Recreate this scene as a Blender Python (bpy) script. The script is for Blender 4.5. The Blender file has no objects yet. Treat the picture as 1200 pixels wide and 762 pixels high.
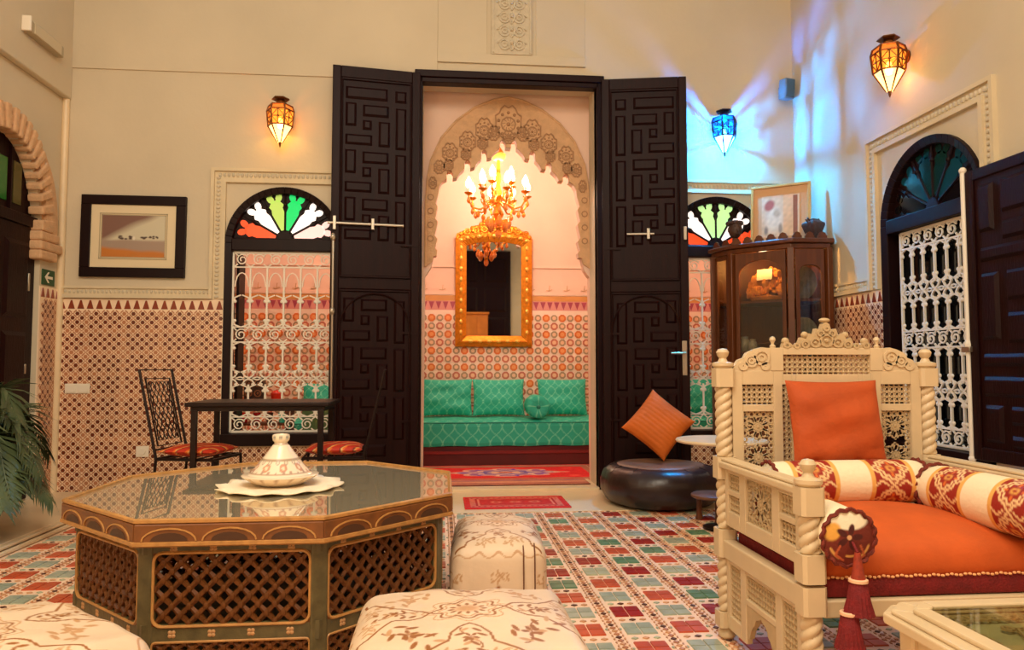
import bpy, bmesh, math, random
import numpy as np
from mathutils import Vector, Matrix
S = bpy.context.scene
COL = S.collection
R = math.radians
PI = math.pi
rnd = random.Random(11)

# ---------------------------------------------------------------- camera
cam_data = bpy.data.cameras.new('camera')
cam_data.sensor_width = 36.0
cam_data.lens = 36.0 * 867 / 1200
cam_data.clip_start = 0.05
cam = bpy.data.objects.new('camera', cam_data)
COL.objects.link(cam)
cam.location = (0, 0, 1.0)
cam.rotation_euler = (R(90 + 3.235), 0, R(-5.394))
S.camera = cam

# ---------------------------------------------------------------- world, added fill lights, exposure
W = bpy.data.worlds.new('night_sky')
S.world = W
W.use_nodes = True
W.node_tree.nodes['Background'].inputs[0].default_value = (1.0, 0.86, 0.68, 1)
W.node_tree.nodes['Background'].inputs[1].default_value = 0.45
S.view_settings.view_transform = 'Standard'
S.view_settings.look = 'None'
S.view_settings.gamma = 1.0
S.view_settings.exposure = 0.0


def light(name, kind, loc, power, color, radius=0.05, size=None, rot=None):
    d = bpy.data.lights.new(name, kind)
    d.energy = power
    d.color = color
    if kind == 'AREA':
        d.shape = 'RECTANGLE'
        d.size, d.size_y = size
    else:
        d.shadow_soft_size = radius
    o = bpy.data.objects.new(name, d)
    o.location = loc
    if rot:
        o.rotation_euler = rot
    COL.objects.link(o)
    return o


light('overhead_fill_light', 'AREA', (-0.3, 0.4, 4.5), 215, (1.0, 0.86, 0.66), size=(3.0, 2.2), rot=(R(26), 0, 0))  # added soft overhead fill, no lantern hangs here
light('left_fill_light', 'POINT', (-2.3, -0.3, 2.6), 75, (1.0, 0.84, 0.62), radius=0.3)  # added fill behind the camera, without a lamp body
light('right_fill_light', 'POINT', (2.5, -0.3, 2.6), 32, (1.0, 0.84, 0.62), radius=0.3)  # weaker added fill on the right, also no lamp body


# ---------------------------------------------------------------- colour and materials
def lin(c):
    return tuple((x / 255 / 12.92) if x / 255 <= 0.04045 else ((x / 255 + 0.055) / 1.055) ** 2.4 for x in c)


def mat(name, col, rough=0.6, metal=0.0, var=0.0, vscale=6.0, bump=0.0, bscale=60.0, emit=None, estr=0.0,
        spec=0.5, coat=0.0, attr=False, stretch=None):
    m = bpy.data.materials.new(name)
    m.use_nodes = True
    nt = m.node_tree
    N, L = nt.nodes, nt.links
    b = N['Principled BSDF']
    b.inputs['Roughness'].default_value = rough
    b.inputs['Metallic'].default_value = metal
    b.inputs['Specular IOR Level'].default_value = spec
    b.inputs['Coat Weight'].default_value = coat
    c = lin(col)
    b.inputs['Base Color'].default_value = (*c, 1)
    src = None
    if attr:
        a = N.new('ShaderNodeAttribute')
        a.attribute_name = 'print'
        src = a.outputs['Color']
        L.new(src, b.inputs['Base Color'])
    if var or bump:
        tc = N.new('ShaderNodeTexCoord')
        mp = N.new('ShaderNodeMapping')
        if stretch:
            mp.inputs['Scale'].default_value = stretch
        L.new(tc.outputs['Object'], mp.inputs['Vector'])
    if var:
        n = N.new('ShaderNodeTexNoise')
        n.inputs['Scale'].default_value = vscale
        n.inputs['Detail'].default_value = 5
        L.new(mp.outputs[0], n.inputs['Vector'])
        mr = N.new('ShaderNodeMapRange')
        mr.inputs[1].default_value = 0.3
        mr.inputs[2].default_value = 0.7
        mr.inputs[3].default_value = 1 - var
        mr.inputs[4].default_value = 1 + var
        L.new(n.outputs[0], mr.inputs[0])
        mx = N.new('ShaderNodeVectorMath')
        mx.operation = 'SCALE'
        if src:
            L.new(src, mx.inputs[0])
        else:
            mx.inputs[0].default_value = c
        L.new(mr.outputs[0], mx.inputs['Scale'])
        L.new(mx.outputs[0], b.inputs['Base Color'])
    if bump:
        n2 = N.new('ShaderNodeTexNoise')
        n2.inputs['Scale'].default_value = bscale
        n2.inputs['Detail'].default_value = 3
        L.new(mp.outputs[0], n2.inputs['Vector'])
        bp = N.new('ShaderNodeBump')
        bp.inputs['Strength'].default_value = bump
        bp.inputs['Distance'].default_value = 0.01
        L.new(n2.outputs[0], bp.inputs['Height'])
        L.new(bp.outputs[0], b.inputs['Normal'])
    if emit:
        b.inputs['Emission Color'].default_value = (*lin(emit), 1)
        b.inputs['Emission Strength'].default_value = estr
    return m


def lamp_glass(name, col, strength, through=0.6):
    """coloured lamp glass: glows and lets the bulb's light through tinted"""
    m = bpy.data.materials.new(name)
    m.use_nodes = True
    nt = m.node_tree
    N, L = nt.nodes, nt.links
    N.remove(N['Principled BSDF'])
    e = N.new('ShaderNodeEmission')
    e.inputs[0].default_value = (*lin(col), 1)
    e.inputs[1].default_value = strength
    t = N.new('ShaderNodeBsdfTransparent')
    t.inputs[0].default_value = (*[x * through + 0.02 for x in lin(col)], 1)
    a = N.new('ShaderNodeAddShader')
    L.new(e.outputs[0], a.inputs[0])
    L.new(t.outputs[0], a.inputs[1])
    L.new(a.outputs[0], N['Material Output'].inputs[0])
    return m


def clear_glass(name, tint=(230, 235, 225), mixf=0.12):
    m = bpy.data.materials.new(name)
    m.use_nodes = True
    nt = m.node_tree
    N, L = nt.nodes, nt.links
    N.remove(N['Principled BSDF'])
    t = N.new('ShaderNodeBsdfTransparent')
    t.inputs[0].default_value = (*lin(tint), 1)
    g = N.new('ShaderNodeBsdfGlossy')
    g.inputs['Roughness'].default_value = 0.03
    mx = N.new('ShaderNodeMixShader')
    mx.inputs[0].default_value = mixf
    L.new(t.outputs[0], mx.inputs[1])
    L.new(g.outputs[0], mx.inputs[2])
    L.new(mx.outputs[0], N['Material Output'].inputs[0])
    return m


PLASTER = mat('plaster', (208, 192, 164), 0.85, var=0.05, vscale=1.6, bump=0.12, bscale=25)
PLASTER_TRIM = mat('plaster_trim', (216, 198, 164), 0.8, var=0.06, vscale=5)
STUCCO = mat('carved_stucco', (212, 168, 126), 0.9, var=0.10, vscale=18, bump=0.5, bscale=70)
STUCCO_LIGHT = mat('carved_stucco_pale', (206, 192, 166), 0.9, var=0.08, vscale=20, bump=0.4, bscale=80)
DARKWOOD = mat('dark_wood', (30, 5, 4), 0.45, var=0.25, vscale=5, spec=0.16, bump=0.2, bscale=30, stretch=(6, 6, 0.7))
BLACKWOOD = mat('window_wood', (26, 6, 5), 0.45, var=0.2, vscale=5, spec=0.2, stretch=(6, 6, 0.7))
CABWOOD = mat('cabinet_wood', (92, 46, 16), 0.4, var=0.25, vscale=4, bump=0.15, bscale=25, stretch=(8, 8, 0.8))
WHITEPAINT = mat('white_painted_wood', (208, 184, 146), 0.45, var=0.05, vscale=9)
FRET = mat('white_carved_wood', (188, 162, 122), 0.6, var=0.08, vscale=30)
IRONWHITE = mat('white_iron', (236, 226, 208), 0.5)
IRON = mat('black_iron', (34, 18, 14), 0.4, metal=0.5)
STEEL = mat('brushed_steel', (190, 178, 160), 0.3, metal=0.9)
BRASS = mat('lamp_brass', (120, 66, 22), 0.4, metal=0.7, var=0.2, vscale=30)
GOLD = mat('gilt', (222, 140, 34), 0.35, metal=0.65, var=0.2, vscale=25, bump=0.4, bscale=60)
GOLD_LIGHT = mat('gilt_highlight', (250, 196, 90), 0.3, metal=0.6)
MARBLE = mat('cream_marble', (230, 204, 164), 0.35, var=0.08, vscale=3)
GROUT = mat('tile_bed', (244, 208, 174), 0.4, var=0.06, vscale=4)
DADO = mat('dado_bed', (246, 216, 182), 0.35, var=0.05, vscale=6)
DOTBROWN = mat('dado_dot', (112, 48, 24), 0.3, var=0.2, vscale=3)
DOTTAN = mat('dado_star', (192, 128, 88), 0.35, var=0.12, vscale=3)
TRIRED = mat('dado_crown', (140, 58, 30), 0.35, var=0.15, vscale=3)
TERRA = mat('tile_orange', (190, 80, 46), 0.3, var=0.2, vscale=14)
TILERED = mat('tile_red', (150, 30, 20), 0.3, var=0.2, vscale=14)
TILETEAL = mat('tile_teal', (156, 164, 144), 0.3, var=0.2, vscale=14)
TILEGREEN = mat('tile_green', (92, 130, 96), 0.3, var=0.25, vscale=14)
SAGE = mat('tile_sage', (170, 172, 140), 0.35, var=0.15, vscale=10)
TEALFAB = mat('teal_fabric', (30, 176, 148), 0.6, attr=True, bump=0.25, bscale=120)
ORANGEFAB = mat('orange_fabric', (204, 98, 14), 0.75, var=0.12, vscale=8, bump=0.5, bscale=35)
RUSTFAB = mat('rust_velvet', (176, 72, 16), 0.8, var=0.16, vscale=7, bump=0.4, bscale=25)
SEATFAB = mat('orange_velvet', (196, 84, 20), 0.75, var=0.10, vscale=9, bump=0.15, bscale=90)
WINEFAB = mat('wine_fabric', (116, 14, 16), 0.8, var=0.2, vscale=40, bump=0.4, bscale=150)
PRINT = mat('printed_fabric', (220, 190, 150), 0.65, attr=True, bump=0.2, bscale=90)
SATIN = mat('embroidered_satin', (220, 190, 150), 0.5, attr=True, var=0.06, vscale=7, bump=0.35, bscale=16)
RUGMAT = mat('rug_pile', (200, 30, 30), 0.95, attr=True, var=0.1, vscale=40, bump=0.5, bscale=200)
PAPER = mat('picture_print', (200, 180, 150), 0.5, attr=True)
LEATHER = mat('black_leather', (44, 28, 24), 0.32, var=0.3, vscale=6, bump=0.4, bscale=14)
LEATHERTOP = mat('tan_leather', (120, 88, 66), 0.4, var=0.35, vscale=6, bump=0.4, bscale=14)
TABLEGREEN = mat('painted_table', (88, 78, 48), 0.45, var=0.3, vscale=22, bump=0.2, bscale=60)
TABLEBROWN = mat('painted_rim', (114, 66, 28), 0.4, var=0.25, vscale=20)
TABLEGOLD = mat('gilt_moulding', (176, 126, 68), 0.4, var=0.2, vscale=30)
LATTICE = mat('turned_lattice', (98, 56, 22), 0.5, var=0.2, vscale=30, spec=0.25)
MOTIF = mat('dark_motif', (70, 40, 20), 0.5)
CERAMIC = mat('ceramic_glaze', (236, 214, 184), 0.2, attr=True, coat=0.4)
LACE = mat('lace_cotton', (240, 222, 192), 0.9, bump=0.4, bscale=60)
LEAF = mat('palm_leaf', (78, 92, 58), 0.45, var=0.3, vscale=5)
CLAY = mat('clay', (120, 66, 40), 0.8, var=0.2, vscale=8)
WHITEPLASTIC = mat('white_plastic', (238, 226, 206), 0.4)
GREENSIGN = mat('exit_green', (22, 72, 34), 0.5)
SPEAKER = mat('speaker_grey', (110, 122, 122), 0.5)
FACE = mat('carved_dark_wood', (70, 44, 32), 0.5, var=0.3, vscale=30, bump=0.5, bscale=50)
TABLEGLASS = mat('table_glass', (214, 200, 166), 0.02, metal=0.66, spec=1.0)
TABLEGLASS.node_tree.nodes['Principled BSDF'].inputs['IOR'].default_value = 2.4
DARKGLASS = mat('dark_glass', (10, 9, 12), 0.05, spec=0.8)
MIRROR = mat('mirror_silver', (200, 196, 186), 0.02, metal=1.0)
CABGLASS = clear_glass('cabinet_glass', (240, 236, 228), 0.05)
CRYSTAL = mat('amber_crystal', (232, 130, 40), 0.1, spec=1.0, coat=0.6)
BULB = mat('lit_bulb', (255, 240, 210), 0.5, emit=(255, 226, 176), estr=14)


# ---------------------------------------------------------------- mesh builder
class MB:
    def __init__(s):
        s.v, s.f, s.mi, s.cur = [], [], [], 0
        s.T = Matrix.Identity(4)
        s.col = None

    def add(s, vs, fs):
        n = len(s.v)
        T = s.T
        s.v.extend((T @ Vector(p))[:] for p in vs)
        for f in fs:
            s.f.append([i + n for i in f])
            s.mi.append(s.cur)
        return s

    def box(s, x0, x1, y0, y1, z0, z1):
        vs = [(x, y, z) for z in (z0, z1) for y in (y0, y1) for x in (x0, x1)]
        return s.add(vs, [(0, 2, 3, 1), (4, 5, 7, 6), (0, 1, 5, 4), (2, 6, 7, 3), (0, 4, 6, 2), (1, 3, 7, 5)])

    def hexa(s, lo, hi):
        """lo, hi: four points each, same order"""
        return s.add(list(lo) + list(hi), [(3, 2, 1, 0), (4, 5, 6, 7)] + [(i, (i + 1) % 4, 4 + (i + 1) % 4, 4 + i) for i in range(4)])

    def prism(s, poly, a, b, axis='y'):
        n = len(poly)
        if axis == 'y':
            P = lambda p, t: (p[0], t, p[1])
        elif axis == 'z':
            P = lambda p, t: (p[0], p[1], t)
        else:
            P = lambda p, t: (t, p[0], p[1])
        vs = [P(p, a) for p in poly] + [P(p, b) for p in poly]
        fs = [list(range(n)), list(range(2 * n - 1, n - 1, -1))] + [(i, (i + 1) % n, n + (i + 1) % n, n + i) for i in range(n)]
        return s.add(vs, fs)

    def taper(s, x0, x1, z0, z1, yb, yt, inset):
        """raised panel in the xz plane from yb to yt"""
        i = min(inset, (x1 - x0) / 2.2, (z1 - z0) / 2.2)
        lo = [(x0, yb, z0), (x1, yb, z0), (x1, yb, z1), (x0, yb, z1)]
        hi = [(x0 + i, yt, z0 + i), (x1 - i, yt, z0 + i), (x1 - i, yt, z1 - i), (x0 + i, yt, z1 - i)]
        return s.hexa(lo, hi)

    def tube(s, pts, r, n=6, closed=False, caps=True):
        P = [Vector(p) for p in pts]
        k = len(P)
        rr = r if isinstance(r, (list, tuple)) else [r] * k
        vs, fs = [], []
        up = None
        for i in range(k):
            if closed:
                t = P[(i + 1) % k] - P[i - 1]
            else:
                t = P[min(i + 1, k - 1)] - P[max(i - 1, 0)]
            if t.length < 1e-9:
                t = Vector((0, 0, 1))
            t.normalize()
            if up is None:
                a = Vector((0, 0, 1)) if abs(t.z) < 0.9 else Vector((0, 1, 0))
            else:
                a = up
            x = t.cross(a)
            if x.length < 1e-6:
                x = t.cross(Vector((1, 0, 0)))
            x.normalize()
            y = x.cross(t).normalized()
            up = y
            for j in range(n):
                q = 2 * PI * (j + 0.5) / n
                vs.append(tuple(P[i] + x * (rr[i] * math.cos(q)) + y * (rr[i] * math.sin(q))))
        m = k if closed else k - 1
        for i in range(m):
            for j in range(n):
                a0 = i * n + j
                a1 = i * n + (j + 1) % n
                b0 = ((i + 1) % k) * n + j
                b1 = ((i + 1) % k) * n + (j + 1) % n
                fs.append((a0, a1, b1, b0))
        if caps and not closed:
            fs.append(list(range(n - 1, -1, -1)))
            fs.append([(k - 1) * n + j for j in range(n)])
        return s.add(vs, fs)

    def ring(s, c, rad, r, n=10, m=4, plane='xz'):
        pts = []
        for i in range(n):
            q = 2 * PI * i / n
            a, b = rad * math.cos(q), rad * math.sin(q)
            pts.append((c[0] + a, c[1], c[2] + b) if plane == 'xz' else ((c[0] + a, c[1] + b, c[2]) if plane == 'xy' else (c[0], c[1] + a, c[2] + b)))
        return s.tube(pts, r, m, closed=True)

    def lathe(s, prof, n=16, c=(0, 0, 0), axis='z', lobes=None, phase=0.0):
        vs, fs = [], []
        k = len(prof)
        for i, (r, z) in enumerate(prof):
            for j in range(n):
                q = 2 * PI * j / n + phase
                rr = r * (lobes(q, z) if lobes else 1)
                a, b = rr * math.cos(q), rr * math.sin(q)
                if axis == 'z':
                    vs.append((c[0] + a, c[1] + b, c[2] + z))
                elif axis == 'y':
                    vs.append((c[0] + b, c[1] + z, c[2] + a))
                else:
                    vs.append((c[0] + z, c[1] + a, c[2] + b))
        for i in range(k - 1):
            for j in range(n):
                fs.append((i * n + j, i * n + (j + 1) % n, (i + 1) * n + (j + 1) % n, (i + 1) * n + j))
        fs.append(list(range(n - 1, -1, -1)))
        fs.append([(k - 1) * n + j for j in range(n)])
        return s.add(vs, fs)

    def ball(s, c, r, n=10, m=6, sc=(1, 1, 1)):
        vs = [(c[0], c[1], c[2] - r * sc[2])]
        for i in range(1, m):
            q = -PI / 2 + PI * i / m
            for j in range(n):
                p = 2 * PI * j / n
                vs.append((c[0] + r * sc[0] * math.cos(q) * math.cos(p), c[1] + r * sc[1] * math.cos(q) * math.sin(p), c[2] + r * sc[2] * math.sin(q)))
        vs.append((c[0], c[1], c[2] + r * sc[2]))
        fs = []
        for j in range(n):
            fs.append((0, 1 + (j + 1) % n, 1 + j))
            fs.append((len(vs) - 1, 1 + (m - 2) * n + j, 1 + (m - 2) * n + (j + 1) % n))
        for i in range(m - 2):
            for j in range(n):
                a = 1 + i * n
                fs.append((a + j, a + (j + 1) % n, a + n + (j + 1) % n, a + n + j))
        return s.add(vs, fs)

    def mesh(s, name, mats, smooth=True, angle=40):
        me = bpy.data.meshes.new(name)
        me.from_pydata(s.v, [], s.f)
        if not isinstance(mats, (list, tuple)):
            mats = [mats]
        for m in mats:
            me.materials.append(m)
        if len(mats) > 1:
            me.polygons.foreach_set('material_index', s.mi)
        bm = bmesh.new()
        bm.from_mesh(me)
        bmesh.ops.recalc_face_normals(bm, faces=bm.faces)
        bm.to_mesh(me)
        bm.free()
        if s.col is not None:
            a = me.color_attributes.new('print', 'FLOAT_COLOR', 'POINT')
            c = np.ones((len(s.v), 4), dtype=np.float32)
            c[:, :3] = s.col
            a.data.foreach_set('color', c.ravel())
        if smooth:
            me.shade_smooth()
            me.set_sharp_from_angle(angle=R(angle))
        me.update()
        return me

    def build(s, name, mats, parent=None, smooth=True, angle=40, bevel=0.0, loc=None, rot=None, label=None, kind=None):
        o = bpy.data.objects.new(name, s.mesh(name, mats, smooth, angle))
        COL.objects.link(o)
        if parent:
            o.parent = parent
        if loc:
            o.location = loc
        if rot:
            o.rotation_euler = rot
        if bevel:
            b = o.modifiers.new('bevel', 'BEVEL')
            b.width = bevel
            b.segments = 2
            b.limit_method = 'ANGLE'
            b.angle_limit = R(35)
        if label:
            o['label'] = label
        if kind:
            o['kind'] = kind
        return o


def thing(name, label, cat, loc=(0, 0, 0), rz=0.0, group=None):
    o = bpy.data.objects.new(name, None)
    o.empty_display_size = 0.1
    COL.objects.link(o)
    o.location = loc
    o.rotation_euler = (0, 0, rz)
    o['label'] = label
    o['category'] = cat
    if group:
        o['group'] = group
    return o


def tag(o, label, cat, group=None):
    o['label'] = label
    o['category'] = cat
    if group:
        o['group'] = group
    return o


def structure(name, loc=(0, 0, 0), rz=0.0, label=None, cat=None):
    o = bpy.data.objects.new(name, None)
    o.empty_display_size = 0.1
    COL.objects.link(o)
    o.location = loc
    o.rotation_euler = (0, 0, rz)
    o['kind'] = 'structure'
    if label:
        o['label'] = label
    if cat:
        o['category'] = cat
    return o


def piece(name, me, parent, loc, rot=None):
    o = bpy.data.objects.new(name, me)
    COL.objects.link(o)
    o.parent = parent
    o.location = loc
    if rot:
        o.rotation_euler = rot
    return o


def copy_tree(o, parent=None):
    c = o.copy()
    COL.objects.link(c)
    c.parent = parent
    for ch in list(o.children):
        copy_tree(ch, c)
    return c


# ---------------------------------------------------------------- printed patterns (flat colour only)
def seg_dist(uv, pts):
    d = np.full(len(uv), 9.0, dtype=np.float32)
    P = np.array(pts, dtype=np.float32)
    for a, b in zip(P[:-1], P[1:]):
        ab = b - a
        L = float(ab @ ab) + 1e-12
        lo = np.minimum(a, b) - 0.03
        hi = np.maximum(a, b) + 0.03
        k = np.where((uv[:, 0] > lo[0]) & (uv[:, 0] < hi[0]) & (uv[:, 1] > lo[1]) & (uv[:, 1] < hi[1]))[0]
        if len(k) == 0:
            continue
        q = uv[k]
        t = np.clip(((q - a) @ ab) / L, 0, 1)
        e = q - (a + t[:, None] * ab)
        d[k] = np.minimum(d[k], np.sqrt((e * e).sum(1)))
    return d


def stroke(uv, c, pts, w, col):
    d = seg_dist(uv, pts)
    k = np.clip((w - d) / (w * 0.35) + 0.5, 0, 1)[:, None]
    c[:] = c * (1 - k) + np.array(lin(col)) * k


def blob(uv, c, x, y, rx, ry, col, ang=0.0, soft=0.25):
    ca, sa = math.cos(ang), math.sin(ang)
    dx, dy = uv[:, 0] - x, uv[:, 1] - y
    a = (dx * ca + dy * sa) / rx
    b = (-dx * sa + dy * ca) / ry
    k = np.clip((1 - np.sqrt(a * a + b * b)) / soft, 0, 1)[:, None]
    c[:] = c * (1 - k) + np.array(lin(col)) * k


def rect(uv, c, x0, x1, y0, y1, col):
    k = (uv[:, 0] > x0) & (uv[:, 0] < x1) & (uv[:, 1] > y0) & (uv[:, 1] < y1)
    c[k] = lin(col)


def smoothnoise(uv, f, seed):
    rs = np.random.RandomState(seed)
    out = np.zeros(len(uv))
    for k in range(6):
        a = rs.uniform(0, 2 * PI)
        g = f * rs.uniform(0.6, 1.6)
        out += np.sin((uv[:, 0] * math.cos(a) + uv[:, 1] * math.sin(a)) * g + rs.uniform(0, 6.28))
    return out / 6


def grid(mb, nx, ny, fn):
    vs = [fn(i / (nx - 1), j / (ny - 1)) for j in range(ny) for i in range(nx)]
    fs = [(j * nx + i, j * nx + i + 1, (j + 1) * nx + i + 1, (j + 1) * nx + i) for j in range(ny - 1) for i in range(nx - 1)]
    mb.add(vs, fs)


def pillow(w, h, t, n=40, pinch=0.06, wr=0.0, seed=1, power=0.55):
    """closed cushion in the xz plane, centred; returns MB and its (u, v)"""
    mb = MB()
    vs, uv = [], []
    rs = random.Random(seed)
    ph = [rs.uniform(0, 6) for _ in range(6)]
    for side in (1, -1):
        for j in range(n):
            for i in range(n):
                u, v = 2 * i / (n - 1) - 1, 2 * j / (n - 1) - 1
                e = max(0.0, (1 - abs(u) ** 3) * (1 - abs(v) ** 3)) ** power
                x = u * w / 2 * (1 - pinch * (1 - v * v) * u * u)
                z = v * h / 2 * (1 - pinch * (1 - u * u) * v * v)
                y = -side * (t / 2 * e)
                y += wr * e * (math.sin(5 * v + 2.2 * u + ph[0]) * 0.6 + math.sin(9 * v - 3 * u + ph[1]) * 0.4)
                vs.append((x, y, z))
                uv.append((x, z))
    fs = []
    for k in range(2):
        for j in range(n - 1):
            for i in range(n - 1):
                a = k * n * n + j * n + i
                q = (a, a + 1, a + n + 1, a + n)
                fs.append(q if k == 0 else q[::-1])
    mb.add(vs, fs)
    B = []
    for i in range(n - 1):
        B += [(i, i + 1), ((n - 1) * n + i + 1, (n - 1) * n + i)]
    for j in range(n - 1):
        B += [((j + 1) * n, j * n), (j * n + n - 1, (j + 1) * n + n - 1)]
    mb.add([], [])
    for a, b in B:
        mb.f.append([b, a, a + n * n, b + n * n])
        mb.mi.append(0)
    return mb, np.array(uv, dtype=np.float32)


def rounded_box(w, d, h, r, n=24, puff=0.0, sag=0.0):
    """box with rounded edges standing on z = 0, subdivided; returns MB, list of vertices"""
    mb = MB()
    hx, hy, hz = w / 2, d / 2, h / 2

    def put(p):
        q = [max(-hx + r, min(hx - r, p[0])), max(-hy + r, min(hy - r, p[1])), max(-hz + r, min(hz - r, p[2]))]
        dv = Vector(p) - Vector(q)
        if dv.length > 1e-9:
            dv.normalize()
            dv *= r
        x, y, z = Vector(q) + dv
        fx, fy = 1 - min(1, (x / hx) ** 2), 1 - min(1, (y / hy) ** 2)
        fz = 1 - min(1, (z / hz) ** 2)
        if z > 0:
            z += puff * (fx * fy) ** 0.6 * (z / hz)
        x *= 1 + sag * fz * (0.4 + 0.6 * fy)
        y *= 1 + sag * fz * (0.4 + 0.6 * fx)
        return (x, y, z + hz)

    ax = [(0, 1, 2, 1), (0, 1, 2, -1), (0, 2, 1, 1), (0, 2, 1, -1), (1, 2, 0, 1), (1, 2, 0, -1)]
    H = (hx, hy, hz)
    for a, b, c, sg in ax:
        na = max(4, int(n * H[a] / max(H)))
        nb = max(4, int(n * H[b] / max(H)))

        def sp(t, hh):      # more rows near the rounded edge
            return hh * math.sin(t * PI / 2) if r > 0.25 * hh else hh * (0.5 * t + 0.5 * math.sin(t * PI / 2))
        vs = []
        for j in range(nb + 1):
            for i in range(na + 1):
                p = [0, 0, 0]
                p[a] = sp(2 * i / na - 1, H[a])
                p[b] = sp(2 * j / nb - 1, H[b])
                p[c] = sg * H[c]
                vs.append(put(p))
        fs = [(j * (na + 1) + i, j * (na + 1) + i + 1, (j + 1) * (na + 1) + i + 1, (j + 1) * (na + 1) + i) for j in range(nb) for i in range(na)]
        mb.add(vs, fs)
    return mb


def weld(o, d=0.0004):
    bm = bmesh.new()
    bm.from_mesh(o.data)
    bmesh.ops.remove_doubles(bm, verts=bm.verts, dist=d)
    bmesh.ops.recalc_face_normals(bm, faces=bm.faces)
    bm.to_mesh(o.data)
    bm.free()
    o.data.shade_smooth()
    o.data.set_sharp_from_angle(angle=R(50))
    return o


# ================================================================ SETTING
YB, XL, XR, ZT, YF = 6.03, -2.97, 3.01, 4.6, -2.0
DC = 0.555                      # centre of the doorway


def arch_top(cx, r, spring, rise=None):
    rise = rise or r
    return lambda x: spring + rise * math.sqrt(max(0.0, 1 - min(1, ((x - cx) / r)) ** 2))


def wall(name, x0, x1, openings, loc, rz, t=0.3, z1=ZT, material=None):
    mb = MB()
    cuts = {x0, x1}
    for (a, b, sill, top, ns) in openings:
        for i in range(ns + 1):
            cuts.add(round(a + (b - a) * (0.5 - 0.5 * math.cos(PI * i / ns) if ns > 2 else i / ns), 5))
    cs = sorted(cuts)
    solid_from = None
    for u, v in zip(cs[:-1], cs[1:]):
        mid = (u + v) / 2
        op = [o for o in openings if o[0] < mid < o[1]]
        if not op:
            mb.box(u, v, 0, t, 0, z1)
            continue
        sill, top = op[0][2], op[0][3]
        if sill > 0:
            mb.box(u, v, 0, t, 0, sill)
        tu, tv = min(top(u), z1), min(top(v), z1)
        if min(tu, tv) < z1 - 0.001:
            mb.hexa([(u, 0, tu), (v, 0, tv), (v, t, tv), (u, t, tu)], [(u, 0, z1), (v, 0, z1), (v, t, z1), (u, t, z1)])
    o = mb.build(name, material or PLASTER, smooth=False, loc=loc, rot=(0, 0, rz), kind='structure')
    return o


WINC_L, WINC_R = -1.265, 2.315   # centres of the two arched windows
WR, WSPR, WSILL = 0.455, 1.985, 0.385
RWC = 1.75                       # right wall window centre, local x (world Y = 6.03 - 1.75)
LAC = 7.25                       # left wall arch centre, local x (world Y = -2 + 7.25)

wall_back = wall('wall_back', XL - 0.3, XR + 0.3, [
    (WINC_L - WR, WINC_L + WR, WSILL, arch_top(WINC_L, WR, WSPR), 22),
    (DC - 0.725, DC + 0.725, 0, lambda x: 3.385, 2),
    (WINC_R - WR, WINC_R + WR, WSILL, arch_top(WINC_R, WR, WSPR), 22)], (0, YB, 0), 0)
wall_right = wall('wall_right', 0, 8.03, [(RWC - 0.48, RWC + 0.48, 0.42, arch_top(RWC, 0.48, 1.95), 22)], (XR, YB, 0), R(-90))
wall_left = wall('wall_left', 0, 8.03, [(LAC - 0.5, LAC + 0.5, 0, lambda x: 2.0 + 0.63 * (1 - abs((x - LAC) / 0.5) ** 2.2) ** 0.6 if abs(x - LAC) < 0.5 else 2.0, 22)], (XL, YF, 0), R(90))
wall_front = wall('wall_front', XL - 0.3, XR + 0.3, [], (0, YF - 0.3, 0), 0)
fl = MB().box(XL - 0.3, XR + 0.3, YF - 0.3, YB + 0.30, -0.12, -0.004)
floor = fl.build('floor', GROUT, smooth=False, kind='structure')

# upper thickening of the wall, recessed carved panel above the door
up = MB()
up.box(XL, -0.05, YB - 0.012, YB, 3.36, ZT).box(-0.05, 1.19, YB - 0.022, YB, 3.36 + 0.16, 3.60)
up.box(-0.05, 0.36, YB - 0.008, YB, 3.60, ZT).box(0.77, 1.19, YB - 0.008, YB, 3.60, ZT)
up.build('trim_1', PLASTER, smooth=False, bevel=0.006, kind='structure')
cp = MB()
cp.box(0.395, 0.735, YB - 0.03, YB, 3.60, ZT)
cp.cur = 1
for k in range(9):
    z = 3.68 + 0.115 * k
    for sx in (-1, 1):
        cp.ring((0.565 + sx * 0.06, YB - 0.034, z), 0.042, 0.009, 12)
        cp.ring((0.565 + sx * 0.06, YB - 0.034, z), 0.018, 0.008, 8)
        cp.tube([(0.565, YB - 0.034, z - 0.05), (0.565 + sx * 0.06, YB - 0.036, z + 0.0575), (0.565 + sx * 0.125, YB - 0.034, z + 0.01)], 0.008, 5)
    cp.ball((0.565, YB - 0.034, z + 0.02), 0.02, 8, 5)
for sx in (0.41, 0.72):
    cp.tube([(sx, YB - 0.034, 3.61), (sx, YB - 0.034, ZT)], 0.01, 4)
cp.build('trim_2', [STUCCO_LIGHT, STUCCO_LIGHT], kind='structure')


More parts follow.
